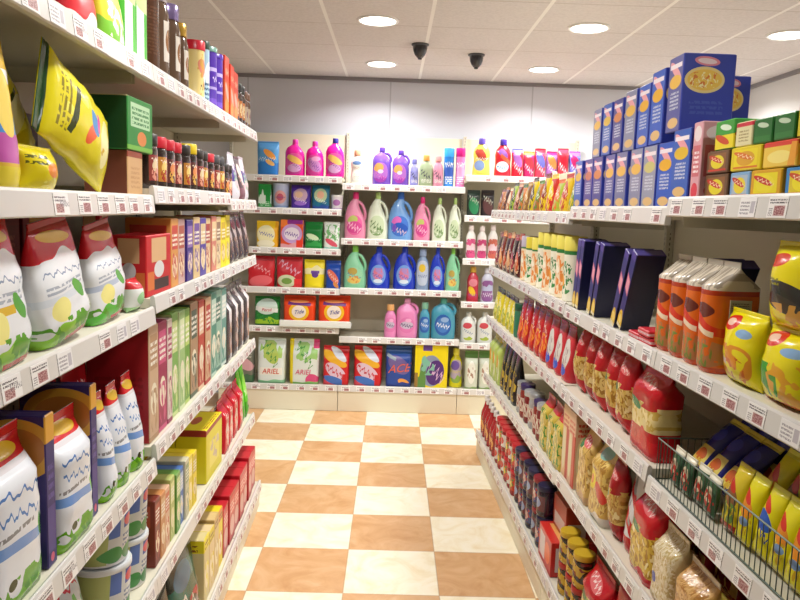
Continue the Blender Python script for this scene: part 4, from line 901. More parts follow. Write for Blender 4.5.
thin = [('d8984c', 'c84a3c', 'peach'), ('c8a4a0', 'b05c4c', 'pinkish'), ('3c2c80', '8f6cb0', 'deep purple'), ('d8bc88', '6c4a9c', 'tan'), ('4a3c9c', 'd8c090', 'violet'), ('d8c090', 'a84038', 'pale tan'), ('c87868', 'e0c898', 'salmon'), ('d8bc90', '8c6c54', 'sand'), ('e8d818', 'c8a810', 'bright yellow'), ('ecdc20', 'b8a010', 'lemon yellow')]
for i, (c, c2, n) in enumerate(thin):
    u0 = 2.50 + i * .106
    m = art(c, [('r', .1, .55, .9, .9, c2), ('e', .5, .3, .36, .16, 'f0dcb8'), ('n', .15, .1, .85, .5, 6, .52, c2), ('l', .15, .6, .85, .8, 3, 'f4ecd8')], .4)
    Lr(u0, u0 + .104, 3, lambda w, h: k_box(w, h, .15, m), 'biscuit_carton', 'slim %s carton on the third left shelf, %s after the red carton' % (n, ORD[i]), 'carton', 'slim cartons on the third left shelf', h=.232 - .004 * (i % 3))
dpk = art('4a3e44', [('e', .5, .55, .4, .14, 'b8a8a8', .5), ('n', .1, .1, .9, .5, 5, .54, '8a6a58'), ('z', .1, .7, .9, .85, 5, .2, 'e0d8dc', .4), ('e', .4, .75, .3, .1, '8c2c48')], .18)
for i in range(4):
    u0 = 3.575 + i * .146
    Lr(u0, u0 + .14, 3, lambda w, h: k_bag(w, h, .08, dpk, 'stand', .006, 90 + i), 'coffee_pouch', 'dark silver-pink pouch on the third left shelf, %s beyond the yellow cartons' % ORD[i], 'pouch', 'dark pouches ending the third left shelf', h=.245)

# ---- fourth shelf: big white bags with purple cartons between, tall cartons
mb = lambda s: art('e2e6ec', [('r', 0, .8, 1, 1, 'c81c26'), ('e', .5, .885, .36, .05, 'e0b42c', .05), ('r', 0, .785, 1, .815, 'd8d4d8'), ('z', .08, .62, .95, .72, 4, .2, '4a78b8', .08), ('z', .1, .5, .8, .6, 5, .2, '5884c0', .08), ('l', .05, .44, .7, .49, 1, '8a8a8c'), ('r', 0, .33, .85, .40, '6f98d4', .06), ('e', .88, .37, .1, .06, '5aac3c', .8), ('w', 0, 0, 1, .22, .3, 4, s, '7cc020'), ('n', 0, 0, 1, .18, 6, .5, '58a01c'), ('e', .3, .16, .08, .03, '34401c')], .2, .1, 26)
pub = art('2f2468', [('r', 0, .82, 1, 1, 'd89c2c'), ('r', .1, .1, .9, .4, '4a3c84'), ('e', .5, .06, .2, .03, 'd85c78'), ('l', .2, .45, .8, .7, 4, '5c4c98'), ('e', 2.4, .78, .55, .2, 'd8a038'), ('e', 2.4, .78, .4, .14, 'b8742c'), ('r', 2.2, .1, 2.8, .5, '3c3078')], .4)
Lr(1.29, 1.515, 4, lambda w, h: k_bag(w, h, .11, mb(.2), 'block', .009, 100), 'milk_powder_bag', 'large white bag with blue script and red top, nearest on the fourth left shelf', 'bag', 'white bags on the fourth left shelf', h=.335, gap=.0)
Lr(1.522, 1.572, 4, lambda w, h: k_box(w, h, .16, pub, side=2), 'porridge_carton', 'slim purple carton with golden top between the two largest white bags', 'carton', 'slim purple cartons', h=.335, gap=.01)
Lr(1.585, 1.775, 4, lambda w, h: k_bag(w, h, .10, mb(1.2), 'block', .007, 101), 'milk_powder_bag', 'white bag with red label top between the two purple cartons', 'bag', 'white bags on the fourth left shelf', h=.30, gap=.0)
Lr(1.785, 1.831, 4, lambda w, h: k_box(w, h, .17, pub, side=2), 'porridge_carton', 'slim purple carton with golden arc, beyond the red-labelled bag', 'carton', 'slim purple cartons', h=.335, gap=.01)
for i, (a, b, r) in enumerate(((1.878, 1.966, 0), (1.975, 2.082, -.02), (2.10, 2.205, -.03))):
    Lr(a, b, 4, lambda w, h: k_bag(w, h, .09, mb(2 + i), 'sack', .009, 102 + i), 'milk_powder_bag', 'small white bag with red top on the fourth left shelf, %s after the golden-arc carton' % ORD[i], 'bag', 'white bags on the fourth left shelf', h=.285, gap=.0, roll=r)
for i in range(5):
    u0 = 1.2 + i * .2
    Lr(u0, u0 + .19, 4, lambda w, h: k_bag(w, h, .09, art('b01822', [('w', 0, 0, 1, .7, .2, 4, 0, 'c83038'), ('e', .5, .6, .3, .08, 'c89a3c'), ('z', .2, .75, .8, .85, 5, .2, 'e8c0b8')], .22), 'stand', .006, 110 + i), 'milk_powder_bag', 'red bag at the back of the fourth left shelf, %s from its near end' % ORD[i], 'bag', 'red bags behind the white ones', h=.33, gap=.13 if i > 2 else .25)
tall = [(2.245, .10, 'c8a888', 'b08c68', 'tan'), (2.35, .10, '9c2050', 'c8507c', 'magenta'), (2.455, .06, 'd8c8c0', 'a03860', 'pale pink'), (2.52, .085, '7cae58', 'c8d890', 'leaf green'), (2.61, .08, '9cc07c', 'd8e4b8', 'light green'), (2.695, .08, '6ca040', 'b8d070', 'mid green'),
        (2.785, .115, 'a88868', '4a5c48', 'brown with dark picture'), (2.905, .10, 'b84838', 'e0c0a0', 'brick red'), (3.01, .105, 'c8a07c', 'b03c34', 'tan and red'), (3.125, .11, '4c8c78', 'b8d0c0', 'teal'), (3.24, .11, '8cb4a0', '3a6c5c', 'pale teal'), (3.355, .11, '5c9488', 'c8d8d0', 'blue-green')]
for i, (u0, w_, c, c2, n) in enumerate(tall):
    m = art(c, [('r', .12, .62, .88, .92, c2), ('e', .5, .36, .36, .14, 'e8e0c8'), ('n', .1, .08, .9, .45, 5, .52, c2), ('l', .15, .66, .85, .88, 4, 'f0ece0'), ('r', 0, 0, 1, .05, c2), ('r', 1.4, -1, 3.2, 1.2, 'a01822' if i == 0 else c2), ('l', 2.1, .3, 2.9, .6, 5, '8a1018' if i == 0 else c)], .4)
    Lr(u0, u0 + w_, 4, lambda w, h: k_box(w, h, .19, m, side=2), 'cereal_carton', 'tall %s carton on the fourth left shelf, %s after the bay joint' % (n, ORD[i]), 'carton', 'tall cartons on the fourth left shelf', h=(.365, .36, .355)[i % 3])
for i in range(4):
    u0 = 3.48 + i * .168
    m = art('3c3638', [('r', .55, 0, 1, .9, 'c8c4c8'), ('e', .6, .6, .3, .16, 'e8e4e4', .5), ('n', .4, .1, 1, .6, 5, .5, 'b08c78'), ('z', .1, .75, .9, .88, 5, .2, 'd8ccc8', .4)], .25)
    Lr(u0, u0 + .162, 4, lambda w, h: k_bag(w, h, .1, m, 'block', .006, 120 + i), 'cereal_bag', 'black and silver bag on the fourth left shelf, %s from the teal cartons' % ORD[i], 'bag', 'black and silver bags', h=.35)

# ---- fifth shelf: tubs, slim cartons, yellow cartons
tb = art('d8dcdc', [('r', 0, .0, .12, 1, 'b8c478'), ('r', .12, .5, .28, .9, '5a78c0'), ('e', .2, .2, .14, .14, '3c9848'), ('r', .36, .62, .66, .92, '3a58b0'), ('e', .5, .74, .14, .1, 'd84858'), ('l', .34, .3, .7, .55, 3, '7f90b0'), ('e', .55, .18, .22, .14, '2f9040'), ('r', .78, .1, 1, .9, 'a8c060'), ('r', 0, 0, 1, .05, 'f0f0f0')], .3)
zn = zl('N', 5)
spots = [(2.03, 0), (2.03, 1), (2.202, 0), (2.202, 1)]
for i, (u, lv) in enumerate(spots):
    Lr(u - .082, u + .082, 5, lambda w, h: k_tub(w + .004, h, tb, plain('e4e8ea', .3)), 'yogurt_tub', 'white, green and blue tub, %s of the %s stack on the fifth left shelf' % (('bottom', 'top')[lv], ORD[i // 2]), 'tub', 'stacked white tubs', h=.162, base=zn + lv * .1632, gap=.0)
gyb = art('b8bcbc', [('r', 0, .0, 1, .25, 'd0302c'), ('r', .1, .22, .7, .5, 'ecd41c'), ('n', .1, .4, .9, .7, 5, .52, '6aa858'), ('z', .1, .74, .9, .88, 4, .22, 'b03040', .1), ('l', .15, .26, .6, .4, 2, '5c4c14')], .2, .12)
Lr(1.58, 1.83, 5, lambda w, h: k_bag(w, h, .10, gyb, 'stand', .008, 130), 'powder_bag', 'silvery bag with yellow and red patches below the largest white bag', 'bag', h=.28, gap=.0, back=.12)
slim = [('7a2c20', 'a84830', 'dark red'), ('c88850', 'd8b080', 'tan-orange'), ('d8b090', 'c86c48', 'peach'), ('b8c070', 'e0e0a0', 'pale green'), ('6a9c48', 'c8d890', 'green'), ('4a70b0', 'b8c8e0', 'blue'), ('c8c4a8', '8a9c6c', 'grey-green'), ('e0c838', 'f0e080', 'golden yellow'), ('e8d020', 'c8b040', 'yellow')]
for i, (c, c2, n) in enumerate(slim):
    u0 = 2.30 + i * .0625
    m = art(c, [('r', .1, .6, .9, .92, c2), ('e', .5, .35, .36, .16, 'f0e0c0'), ('n', .1, .08, .9, .5, 5, .52, c2), ('l', .15, .64, .85, .86, 4, 'f0ece0')], .4)
    K = k_box(.058, .225 - .006 * (i % 3), .15, m)
    u = u0 + .03
    z = zl(bay_l(u), 5)
    place('L', u, z, K, 'seasoning_carton', 'slim %s carton on the fifth left shelf, %s after the white tubs' % (n, ORD[i]), 'carton', 'slim cartons on the fifth left shelf')
ycn = art('dcd018', [('r', 0, .9, 1, 1, '9c2c24'), ('r', .2, .2, .8, .7, 'e8dc60'), ('n', .2, .2, .8, .7, 4, .55, 'c8b8a0'), ('r', 1.5, .88, 3.2, 1.0, '9c2c24'), ('r', -1, 2, 2, 3.1, 'e8d81c'), ('e', .5, 2.6, .2, .16, 'b04c30'), ('l', .1, 2.05, .9, 2.2, 2, '9c3c28')], .35)
for i, (g, lb) in enumerate(((.0, 'yellow carton with dark red band standing at the front of the fifth left shelf'), (.135, 'yellow carton with dark red band standing behind the front yellow one'))):
    Lr(3.03, 3.33, 5, lambda w, h: k_box(w, h, .128, ycn, side=2), 'cereal_carton', lb, 'carton', 'yellow cartons on the fifth left shelf', h=.232, gap=g)
Lr(2.98, 3.28, 5, lambda w, h: k_box(w, h, .1, art('2f6a38', [('l', .2, .3, .8, .7, 4, 'a8c890')], .45)), 'cereal_carton', 'dark green carton at the back behind the yellow ones', 'carton', h=.27, gap=.29)
rpk = art('c41c2c', [('e', .5, .35, .3, .2, 'd8a8a0', .4), ('n', .1, .1, .9, .4, 6, .55, 'e86058'), ('z', .15, .6, .85, .78, 5, .22, 'f0d0c8', .2)], .2)
for i in range(4):
    u0 = 3.43 + i * .132
    Lr(u0, u0 + .128, 5, lambda w, h: k_bag(w, h, .08, rpk, 'block', .005, 140 + i), 'snack_bag', 'red packet on the fifth left shelf, %s beyond the yellow cartons' % ORD[i], 'packet', 'red packets on the fifth left shelf', h=.26)
lime = art('58c420', [('e', .5, .6, .4, .2, '8ce048'), ('r', 0, 0, 1, .3, '3c9c1c'), ('z', .15, .4, .85, .6, 5, .2, 'e0f4c8')], .2)
for i in range(2):
    u0 = 3.965 + i * .1
    Lr(u0, u0 + .098, 5, lambda w, h: k_bag(w, h, .09, lime, 'stand', .006, 150 + i), 'snack_bag', 'lime green bag on the fifth left shelf, %s from the end of the gondola' % ORD[1 - i], 'bag', 'lime green bags', h=.30)

# ---- base shelf
blk = art('14221f', [('w', 0, .45, 1, 1, .3, 3, 0, '1a5a4a'), ('e', .4, .72, .3, .14, '3c5c70'), ('n', .1, .1, .9, .45, 5, .52, 'a02838'), ('z', .1, .3, .9, .5, 4, .22, 'c8c0b0', .4), ('e', .75, .1, .2, .1, 'c88838')], .16, .1)
Lr(2.24, 2.46, 6, lambda w, h: k_bag(w, h, .12, blk, 'stand', .01, 160), 'charcoal_bag', 'black and red bag at the foot of the left gondola, first in view', 'bag', 'black bags on the left base shelf', h=.30, gap=.0)
Lr(2.47, 2.79, 6, lambda w, h: k_bag(w, h, .12, blk, 'stand', .01, 161), 'charcoal_bag', 'black bag with dark teal top on the left base shelf, before the yellow cartons', 'bag', 'black bags on the left base shelf', h=.33, gap=.0)
dg = art('1c4a2a', [('r', .1, .6, .9, .9, '2f6a3c'), ('l', .2, .2, .8, .5, 4, '6a9c6c')], .4)
Lr(2.5, 2.75, 6, lambda w, h: k_box(w, h, .1, dg), 'cereal_carton', 'dark green carton behind the teal-topped black bag', 'carton', h=.35, gap=.16)
ysl = [('d8c890', 'e8d820', 'sand and yellow'), ('e0c898', 'd8c018', 'cream and yellow'), ('d8bc80', 'c8a868', 'tan'), ('e8d020', 'd88c48', 'yellow')]
for i, (c, c2, n) in enumerate(ysl):
    u0 = 2.81 + i * .098
    m = art(c, [('r', .0, .8, 1, 1, c2), ('e', .5, .4, .34, .2, 'f0e4c0'), ('n', .1, .1, .9, .6, 4, .54, c2), ('l', .15, .82, .85, .95, 2, '8a5c20')], .4)
    Lr(u0, u0 + .094, 6, lambda w, h: k_box(w, h, .17, m), 'breadstick_carton', '%s carton on the left base shelf, %s after the black bags' % (n, ORD[i]), 'carton', 'yellow cartons on the left base shelf', h=.27 - .012 * (i % 2), gap=.005)
rbx = art('b81c28', [('r', .1, .55, .9, .9, 'd03a40'), ('e', .5, .32, .36, .2, 'd8a8a0'), ('l', .15, .6, .85, .84, 3, 'f0d0c8'), ('r', 0, 0, 1, .06, '8f1420'), ('r', -1, 2, 2, 3.1, 'c02430')], .3)
for i in range(7):
    u0 = 3.21 + i * .132
    Lr(u0, u0 + .127, 6, lambda w, h: k_box(w, h, .12, rbx), 'cake_mix_carton', 'red carton at the front of the left base shelf, %s after the yellow ones' % ORD[i], 'carton', 'red cartons on the left base shelf', h=.225 + .015 * (i % 2), gap=.005)
for i in range(5):
    u0 = 3.22 + i * .182
    Lr(u0, u0 + .176, 6, lambda w, h: k_box(w, h, .12, rbx), 'cake_mix_carton', 'taller red carton behind the front ones on the left base shelf, %s from near' % ORD[i], 'carton', 'tall red cartons behind', h=.31, gap=.14)
# ------------------------------------------------------------------ right gondola
def Rr(u0, u1, shelf, K, name, label, cat, group=None, h=None, base=None, **kw):
    """a pack between u0 and u1 on a right shelf"""
    um = (u0 + u1) / 2
    z = zr(bay_r(um), shelf) if base is None else base
    return place('RB' if shelf == 5 else 'R', um, z, K(u1 - u0 - .004, h), name, label, cat, group, **kw)

# ---- top shelf: stock-cube boxes, lasagne boxes in two tiers, packets to the far end
def soup(base, c2, c3, logo='c83020'):
    return art(base, [('r', .12, .12, .88, .88, c2), ('e', .5, .5, .3, .3, c3), ('e', .42, .62, .36, .1, logo, .5), ('z', .2, .5, .8, .7, 5, .2, 'f4e4c0', .4), ('r', .1, .1, .9, .18, logo), ('r', -1, 2, 2, 3.1, c2)], .4)
so = {'brown': soup('6a4a30', '8a5a30', 'e0d020'), 'blue and yellow': soup('7fa8d0', 'a8b8c8', 'e8d030'), 'yellow and red': soup('d8a018', 'e8d818', 'ecdc30'), 'bright blue and yellow': soup('3a88c8', 'e0c828', 'f0e020', 'd05020'),
      'yellow with orange stripes': soup('e0c818', 'e8d41c', 'd8a028', 'd87020'), 'pale yellow with red top': art('ecc84c', [('r', 0, .8, 1, 1, 'd84030'), ('e', .5, .4, .36, .24, 'f4e080'), ('r', .8, .0, 1, .9, 'e8a030', .1)], .4)}
z0 = zr('N', 1)
low = [(1.81, 1.945, 'brown'), (1.703, 1.805, 'blue and yellow'), (1.565, 1.698, 'yellow and red'), (1.43, 1.56, 'bright blue and yellow')]
mid = [(1.81, 1.935, 'brown'), (1.66, 1.805, 'yellow with orange stripes'), (1.515, 1.655, 'pale yellow with red top'), (1.43, 1.51, 'yellow and red')]
for i, (a, b, n) in enumerate(low):
    Rr(a, b, 1, lambda w, h: k_box(w, h, .1, so[n]), 'stock_cube_carton', '%s stock cube carton, bottom tier of the top right shelf' % n, 'carton', 'stock cube cartons', h=.064, base=z0, gap=.012)
for i, (a, b, n) in enumerate(mid):
    Rr(a, b, 1, lambda w, h: k_box(w, h, .095, so[n]), 'stock_cube_carton', '%s stock cube carton, middle tier of the top right shelf' % n, 'carton', 'stock cube cartons', h=.056, base=z0 + .066, gap=.014)
gt = art('3c9a38', [('r', 0, 0, 1, .5, 'e8d428'), ('e', .4, .35, .4, .12, 'c84a28', .4), ('e', .55, .75, .3, .1, 'd8e8d0', .2), ('r', -1, 2, 2, 3.1, '48a840')], .4)
gd = art('1f6a28', [('e', .5, .72, .3, .1, 'c0d4b8', .2), ('r', .1, .1, .9, .3, '2f7a34'), ('r', -1, 2, 2, 3.1, '2a7a34')], .4)
zt = z0 + .123
Rr(1.80, 1.905, 1, lambda w, h: k_box(w, h, .09, gt), 'stock_cube_carton', 'taller carton with green top and yellow base on the brown ones', 'carton', 'stock cube cartons', h=.072, base=zt, gap=.016)
Rr(1.715, 1.795, 1, lambda w, h: k_box(w, h, .09, art('e0d8a8', [('r', 0, .8, 1, 1, 'c83040'), ('l', .2, .2, .8, .7, 4, 'a89868')], .4)), 'stock_cube_carton', 'cream carton with red top between the green cartons', 'carton', 'stock cube cartons', h=.058, base=zt, gap=.016)
for i, (a, b) in enumerate(((1.625, 1.71), (1.535, 1.62))):
    Rr(a, b, 1, lambda w, h: k_box(w, h, .09, gd), 'stock_cube_carton', 'dark green carton on top of the yellow ones, %s' % ('beside the cream carton', 'next to the red-brown carton')[i], 'carton', 'stock cube cartons', h=.056, base=zt, gap=.016)
Rr(1.43, 1.53, 1, lambda w, h: k_box(w, h, .09, art('8a4a28', [('r', 0, 0, .5, .8, 'd8c828'), ('e', .5, .75, .4, .14, 'b83040', .4), ('r', .5, .1, 1, .4, 'b8b090')], .4)), 'stock_cube_carton', 'red-brown and yellow carton in the top tier by the frame edge', 'carton', 'stock cube cartons', h=.07, base=zt, gap=.016)
Rr(1.445, 1.51, 1, lambda w, h: k_box(w, h, .06, art('b8c838', [('r', .3, .2, .8, .8, '8a9a28'), ('r', 0, 0, .14, 1, 'e8e0c0')], .4)), 'stock_cube_carton', 'small lime carton perched above the red-brown one', 'carton', 'stock cube cartons', h=.052, base=zt + .072, gap=.02)
# lasagne boxes: narrow spine to the aisle, big printed face turned to the camera side
def lasagne(spine, main='3a48a8', hue='e8b848'):
    return art(spine, [('e', .5, .80, .42, .07, 'e8a0a8', .3), ('r', .1, .84, .9, .9, 'f0e4e8'), ('e', .5, .66, .40, .09, hue), ('r', .2, .2, .8, .5, spine), ('l', .2, .3, .8, .55, 5, 'c8ccd8'), ('e', .5, .12, .36, .07, 'e0b878'),
                       ('r', 1.4, -.1, 3.2, 1.2, main), ('e', 2.42, .66, .38, .17, 'ecd490'), ('e', 2.42, .66, .33, .135, 'f0c858'), ('n', 2.14, .56, 2.70, .76, 11, .56, 'e08038'), ('n', 2.14, .56, 2.70, .76, 16, .58, 'f8ecb0'), ('e', 2.45, .90, .24, .06, 'e08a98', .06), ('e', 2.45, .90, .18, .036, 'f0d8dc', .06),
                       ('l', 2.15, .22, 2.8, .42, 3, '4a5cb0'), ('r', -1, 2, 2, 3.1, '3a4490')], .3)
la = [lasagne('5a5c9c'), lasagne('3a62b8', hue='e0b830'), lasagne('8a8ca8'), lasagne('4a4890', hue='d88848'), lasagne('2f5cc0', hue='e8b020'), lasagne('7478a0'), lasagne('564c94', hue='c87850'), lasagne('9498ac', hue='c8c070')]
nm = ['indigo', 'mid blue', 'grey-blue', 'dark violet-blue', 'bright blue', 'slate blue', 'purple-blue', 'pale grey-blue']
pinkb = art('d8a0a8', [('e', .5, .85, .4, .1, 'e8d8d8'), ('r', .1, .3, .9, .7, 'c86870'), ('l', .2, .35, .8, .65, 5, 'f0e0e0'), ('e', .5, .12, .36, .1, 'd83848')], .35)
Rr(1.95, 2.01, 1, lambda w, h: k_box(w, h, .1, pinkb, side=0), 'pasta_carton', 'slim pink and white pasta carton beside the brown stock cubes', 'carton', h=.205, gap=.004)
us = [2.02, 2.145, 2.265, 2.39, 2.535, 2.67, 2.80, 2.925, 3.05]
for i in range(9):
    z = zr(bay_r(us[i] + .05), 1)
    Rr(us[i], us[i] + .115, 1, lambda w, h: k_box(w, h, .15, la[(i * 3 + 1) % 8], side=2), 'lasagne_carton', '%s lasagne carton in the lower tier, %s from the pink carton' % (nm[(i * 3 + 1) % 8], ORD[i]), 'carton', 'lower blue lasagne cartons', h=.196, base=max(z, 0), gap=.004 + .004 * (i % 2))
up = [(2.125, .215, .01, 0), (2.25, .222, .012, 4), (2.375, .20, .012, 4), (2.50, .20, .012, 2), (2.625, .19, .014, 3), (2.745, .19, .012, 1), (2.865, .185, .012, 2)]
for i, (u0, hh, g, k) in enumerate(up):
    zz = max(zr(bay_r(us[j] + .05), 1) for j in range(9) if us[j] < u0 + .11 and us[j] + .115 > u0) + .1975
    Rr(u0, u0 + .11, 1, lambda w, h: k_box(w, h, .15, la[k], side=2), 'lasagne_carton', '%s lasagne carton in the upper tier, %s from its near end' % (nm[k], ORD[i]), 'carton', 'upper blue lasagne cartons', h=hh, base=zz, gap=g)
z = zr('M', 1)
Rr(2.25, 2.36, 1, lambda w, h: k_box(w, h, .10, la[0], side=2), 'lasagne_carton', 'blue lasagne carton with plate picture, behind the front one of the upper tier', 'carton', 'upper blue lasagne cartons', h=.205, base=zr('M', 1) + .1975, gap=.168)
Rr(2.25, 2.36, 1, lambda w, h: k_box(w, h, .13, la[5], side=2), 'lasagne_carton', 'slate blue lasagne carton in the second row of the lower tier', 'carton', 'lower blue lasagne cartons', h=.196, gap=.165)
far = [('c8b020', '6a8a2c', 'yellow-green', .17), ('d8b428', 'b83c28', 'golden', .18), ('a8b83c', 'd87028', 'lime and orange', .16), ('c83428', 'e8c830', 'red', .19), ('e0c020', '8a3020', 'yellow', .20), ('b87038', '5a8a38', 'orange-brown', .17), ('d8c028', '3c3020', 'yellow and black', .19), ('8a6038', 'c8a058', 'tan', .17), ('c87838', '4a7a3c', 'orange', .16), ('7a3c38', 'd0a080', 'dark red', .17), ('98b040', '2f4a28', 'green', .18), ('b06038', 'e0c8a0', 'rust', .15), ('5c4444', 'b87848', 'brown', .16), ('c0804c', '6a3030', 'copper', .15)]
for i, (c, c2, n, hh) in enumerate(far):
    u0 = 3.19 + i * .14
    m = art(c, [('e', .5, .6, .42, .18, c2, .4), ('n', .1, .05, .9, .5, 5, .52, c2), ('z', .1, .5, .9, .72, 5, .22, 'f0e4c8', .3), ('r', 0, .88, 1, 1, c2)], .25)
    Rr(u0, u0 + .13, 1, lambda w, h: k_bag(w, h, .08, m, 'stand', .006, 200 + i), 'soup_pouch', '%s pouch on the top right shelf, %s beyond the blue cartons' % (n, ORD[i]), 'pouch', 'pouches past the lasagne cartons', h=hh)

# ---- second shelf: yellow noodle bags, orange bags, spaghetti boxes, canisters
ynd = [art('ecdc14', [('e', .3, .82, .24, .1, 'd83020', -.1), ('e', .28, .83, .14, .05, 'f0c8b0', -.1), ('e', .72, .72, .16, .06, '8ab0d8'), ('n', .1, .1, .9, .55, 4, .48, 'e09020'), ('n', .2, .05, .8, .4, 7, .56, 'c86018'), ('r', 0, .28, .4, .36, 'e0c8b8', .1)], .2, .15, 24),
       art('ecdc14', [('e', .3, .85, .24, .1, 'd83020', -.1), ('e', .28, .86, .14, .05, 'f0c8b0', -.1), ('e', .78, .74, .2, .06, '8ab0d8'), ('n', 0, .1, .6, .55, 2, .40, '2f9a28'), ('n', .4, .05, 1, .6, 5, .5, 'e8a828'), ('w', 0, 0, 1, .12, .3, 3, 0, 'd87028')], .2, .15, 24),
       art('ecdc14', [('e', .3, .78, .26, .08, 'd84028', -.1), ('e', .6, .42, .4, .12, '2c2c28', .2), ('e', .5, .3, .4, .1, '3c3830', .2), ('n', .2, .02, 1, .3, 5, .5, 'd8a048'), ('l', .1, .5, .5, .6, 2, '8a8418')], .2, .15, 24)]
Rr(1.43, 1.61, 2, lambda w, h: k_bag(w, h, .09, ynd[1], 'pillow', .008, 220), 'noodle_bag', 'yellow noodle bag with green swirl at the front of the second right shelf', 'noodle bag', 'yellow noodle bags', h=.165, gap=.0)
Rr(1.62, 1.80, 2, lambda w, h: k_bag(w, h, .09, ynd[0], 'pillow', .008, 221), 'noodle_bag', 'yellow noodle bag with red logo beside the orange packs', 'noodle bag', 'yellow noodle bags', h=.178, gap=.0)
Rr(1.43, 1.61, 2, lambda w, h: k_bag(w, h, .09, ynd[2], 'pillow', .008, 222), 'noodle_bag', 'yellow noodle bag with black patch piled on the green-swirl one', 'noodle bag', 'yellow noodle bags', h=.185, gap=.0, base=zr('N', 2) + .1655)
Rr(1.24, 1.42, 2, lambda w, h: k_bag(w, h, .09, ynd[1], 'pillow', .008, 223), 'noodle_bag', 'yellow noodle bag nearest the camera on the second right shelf', 'noodle bag', 'yellow noodle bags', h=.21, gap=.0)
ob = art('de6a1c', [('r', 0, .74, 1, 1, 'd8ccb8'), ('n', 0, .74, 1, 1, 8, .5, 'a89c8c'), ('r', 0, .70, 1, .745, 'b03818'), ('e', .5, .56, .4, .07, '6a2c20'), ('r', 0, .42, 1, .5, 'd83820', .2), ('r', .1, .36, .9, .41, 'f0d8b8', .1), ('n', 0, .04, 1, .3, 6, .48, 'b87848'), ('n', .1, .04, .9, .26, 9, .54, '7a8a3c'), ('r', 0, 0, 1, .05, 'c84818')], .2)
obs = art('de6a1c', [('r', 0, .74, 1, 1, 'd8ccb8'), ('n', 0, .74, 1, 1, 8, .5, 'a89c8c'), ('r', 0, .70, 1, .745, 'b03818'), ('e', .5, .56, .4, .07, '6a2c20'), ('r', 0, .42, 1, .5, 'd83820', .2), ('n', 0, .04, 1, .3, 6, .48, 'b87848')], .2)
nut = art('b8b090', [('l', .08, .08, .92, .92, 9, '6a6450')], .4)
for i in range(4):
    u0 = 1.82 + i * .098
    def K(w, h):
        k = k_bag(w, h, .135, ob, 'slim', .003, 230 + i, plain('c8c0b0', .2))
        if i == 0:
            me = block('nutrition_label', w / 2 - .012, w / 2 + .0022, -.02, .035, .13, .19, nut, c=.0006)
            k['parts'].append(('nutrition_label', me, 'grey panel of small print', None))
        return k
    Rr(u0, u0 + .096, 2, K, 'cracker_bag', 'orange bag with crumpled clear top on the second right shelf, %s from the yellow bags' % ORD[i], 'bag', 'orange bags with clear tops', h=.285, gap=.004)
for i, (u, dz) in enumerate(((2.245, 0), (2.25, .024), (2.34, 0))):
    Rr(u - .05, u + .05, 2, lambda w, h: k_box(w, h, .06, art('c82834', [('r', 0, .3, 1, .6, 'e0c8c8'), ('l', .1, .35, .9, .55, 2, 'b03040'), ('r', -1, 2, 2, 3.1, 'd03040')], .3)), 'spice_packet', ('small red and white packet lying before the orange bags', 'small red and white packet on top of another one', 'small red packet lying before the leaning blue boxes')[i], 'packet', 'small red packets', h=.022, gap=.0, dz=dz)
spg = art('2c2c74', [('r', 0, .9, 1, 1, '4c3c90'), ('r', .15, .48, .85, .68, 'd87088', .1), ('r', .25, .5, .75, .66, 'e8a0b0', .1), ('e', .5, .02, .5, .22, 'e0b830'), ('r', 0, 0, 1, .05, 'e8d8b0'), ('e', .5, .12, .3, .06, 'f0d070'), ('r', 1.4, -.1, 3.2, 1.2, '15163f'), ('r', -1, 2, 2, 3.1, '4a4088')], .35)
groups = [(2.24, .50, 2), (2.52, .40, 2), (2.83, .26, 2), (3.04, .16, 2)]
cnt = 0
for gi_, (u, r, n) in enumerate(groups):
    for j in range(n):
        uu = u + j * .052 / math.cos(r)
        Rr(uu - .024, uu + .024, 2, lambda w, h: k_box(.046, h, .10, spg, side=2), 'spaghetti_carton', 'long navy spaghetti carton with pink logo, %s pair from the orange bags, its %s side' % (ORD[gi_], ('near', 'far')[j]), 'carton', 'leaning navy spaghetti cartons', h=.29, gap=.16 if gi_ == 0 else .008, roll=r)
        cnt += 1
cw = [art('e8e4d0', [('r', 0, .78, 1, 1, 'e0d048'), ('r', 0, .72, 1, .78, '2f7a3c'), ('n', .05, .1, .95, .62, 11, .55, '3c8a48'), ('e', .4, .35, .26, .1, 'e8a030', .3), ('z', .1, .5, .9, .62, 4, .2, '2f6a3c')], .4),
      art('ecd8b8', [('r', 0, .78, 1, 1, 'd8c83c'), ('r', 0, .72, 1, .78, '2f7a3c'), ('n', .05, .05, .95, .68, 10, .5, 'e08a40'), ('e', .5, .5, .26, .08, 'f4ecd8', .3)], .4)]
for i in range(8):
    u = 3.27 + i * .135
    Rr(u - .052, u + .052, 2, lambda w, h: k_can(w, h, cw[i % 2], plain(('e4d860', 'd8c840', 'b8b0c0')[0 if i < 5 else i - 5], .35), lidh=.06, rim=1.0), 'breadcrumb_canister', '%s canister on the second right shelf, %s past the spaghetti' % (('white and green', 'cream and orange')[i % 2], ORD[i]), 'canister', 'yellow-topped canisters', h=.285 if i < 5 else .25)
ds = [('4a1c1c', 'c85c38'), ('2c2024', 'a03c48'), ('6a2830', 'd8a070'), ('3a2428', 'b84830'), ('7a3a2c', 'e09050'), ('2a2022', '8c3c50')]
for i, (c, c2) in enumerate(ds):
    u0 = 4.33 + i * .14
    m = art(c, [('e', .5, .35, .4, .2, c2, .3), ('n', .1, .05, .9, .4, 6, .52, 'd8b088'), ('z', .1, .6, .9, .75, 5, .22, 'd8c8c0', .4), ('r', 0, .85, 1, 1, c2)], .2)
    Rr(u0, u0 + .132, 2, lambda w, h: k_bag(w, h, .08, m, 'stand', .006, 240 + i), 'spice_pouch', 'dark red-brown pouch on the second right shelf, %s after the canisters' % ORD[i], 'pouch', 'dark pouches ending the second right shelf', h=.26 - .01 * (i % 2))

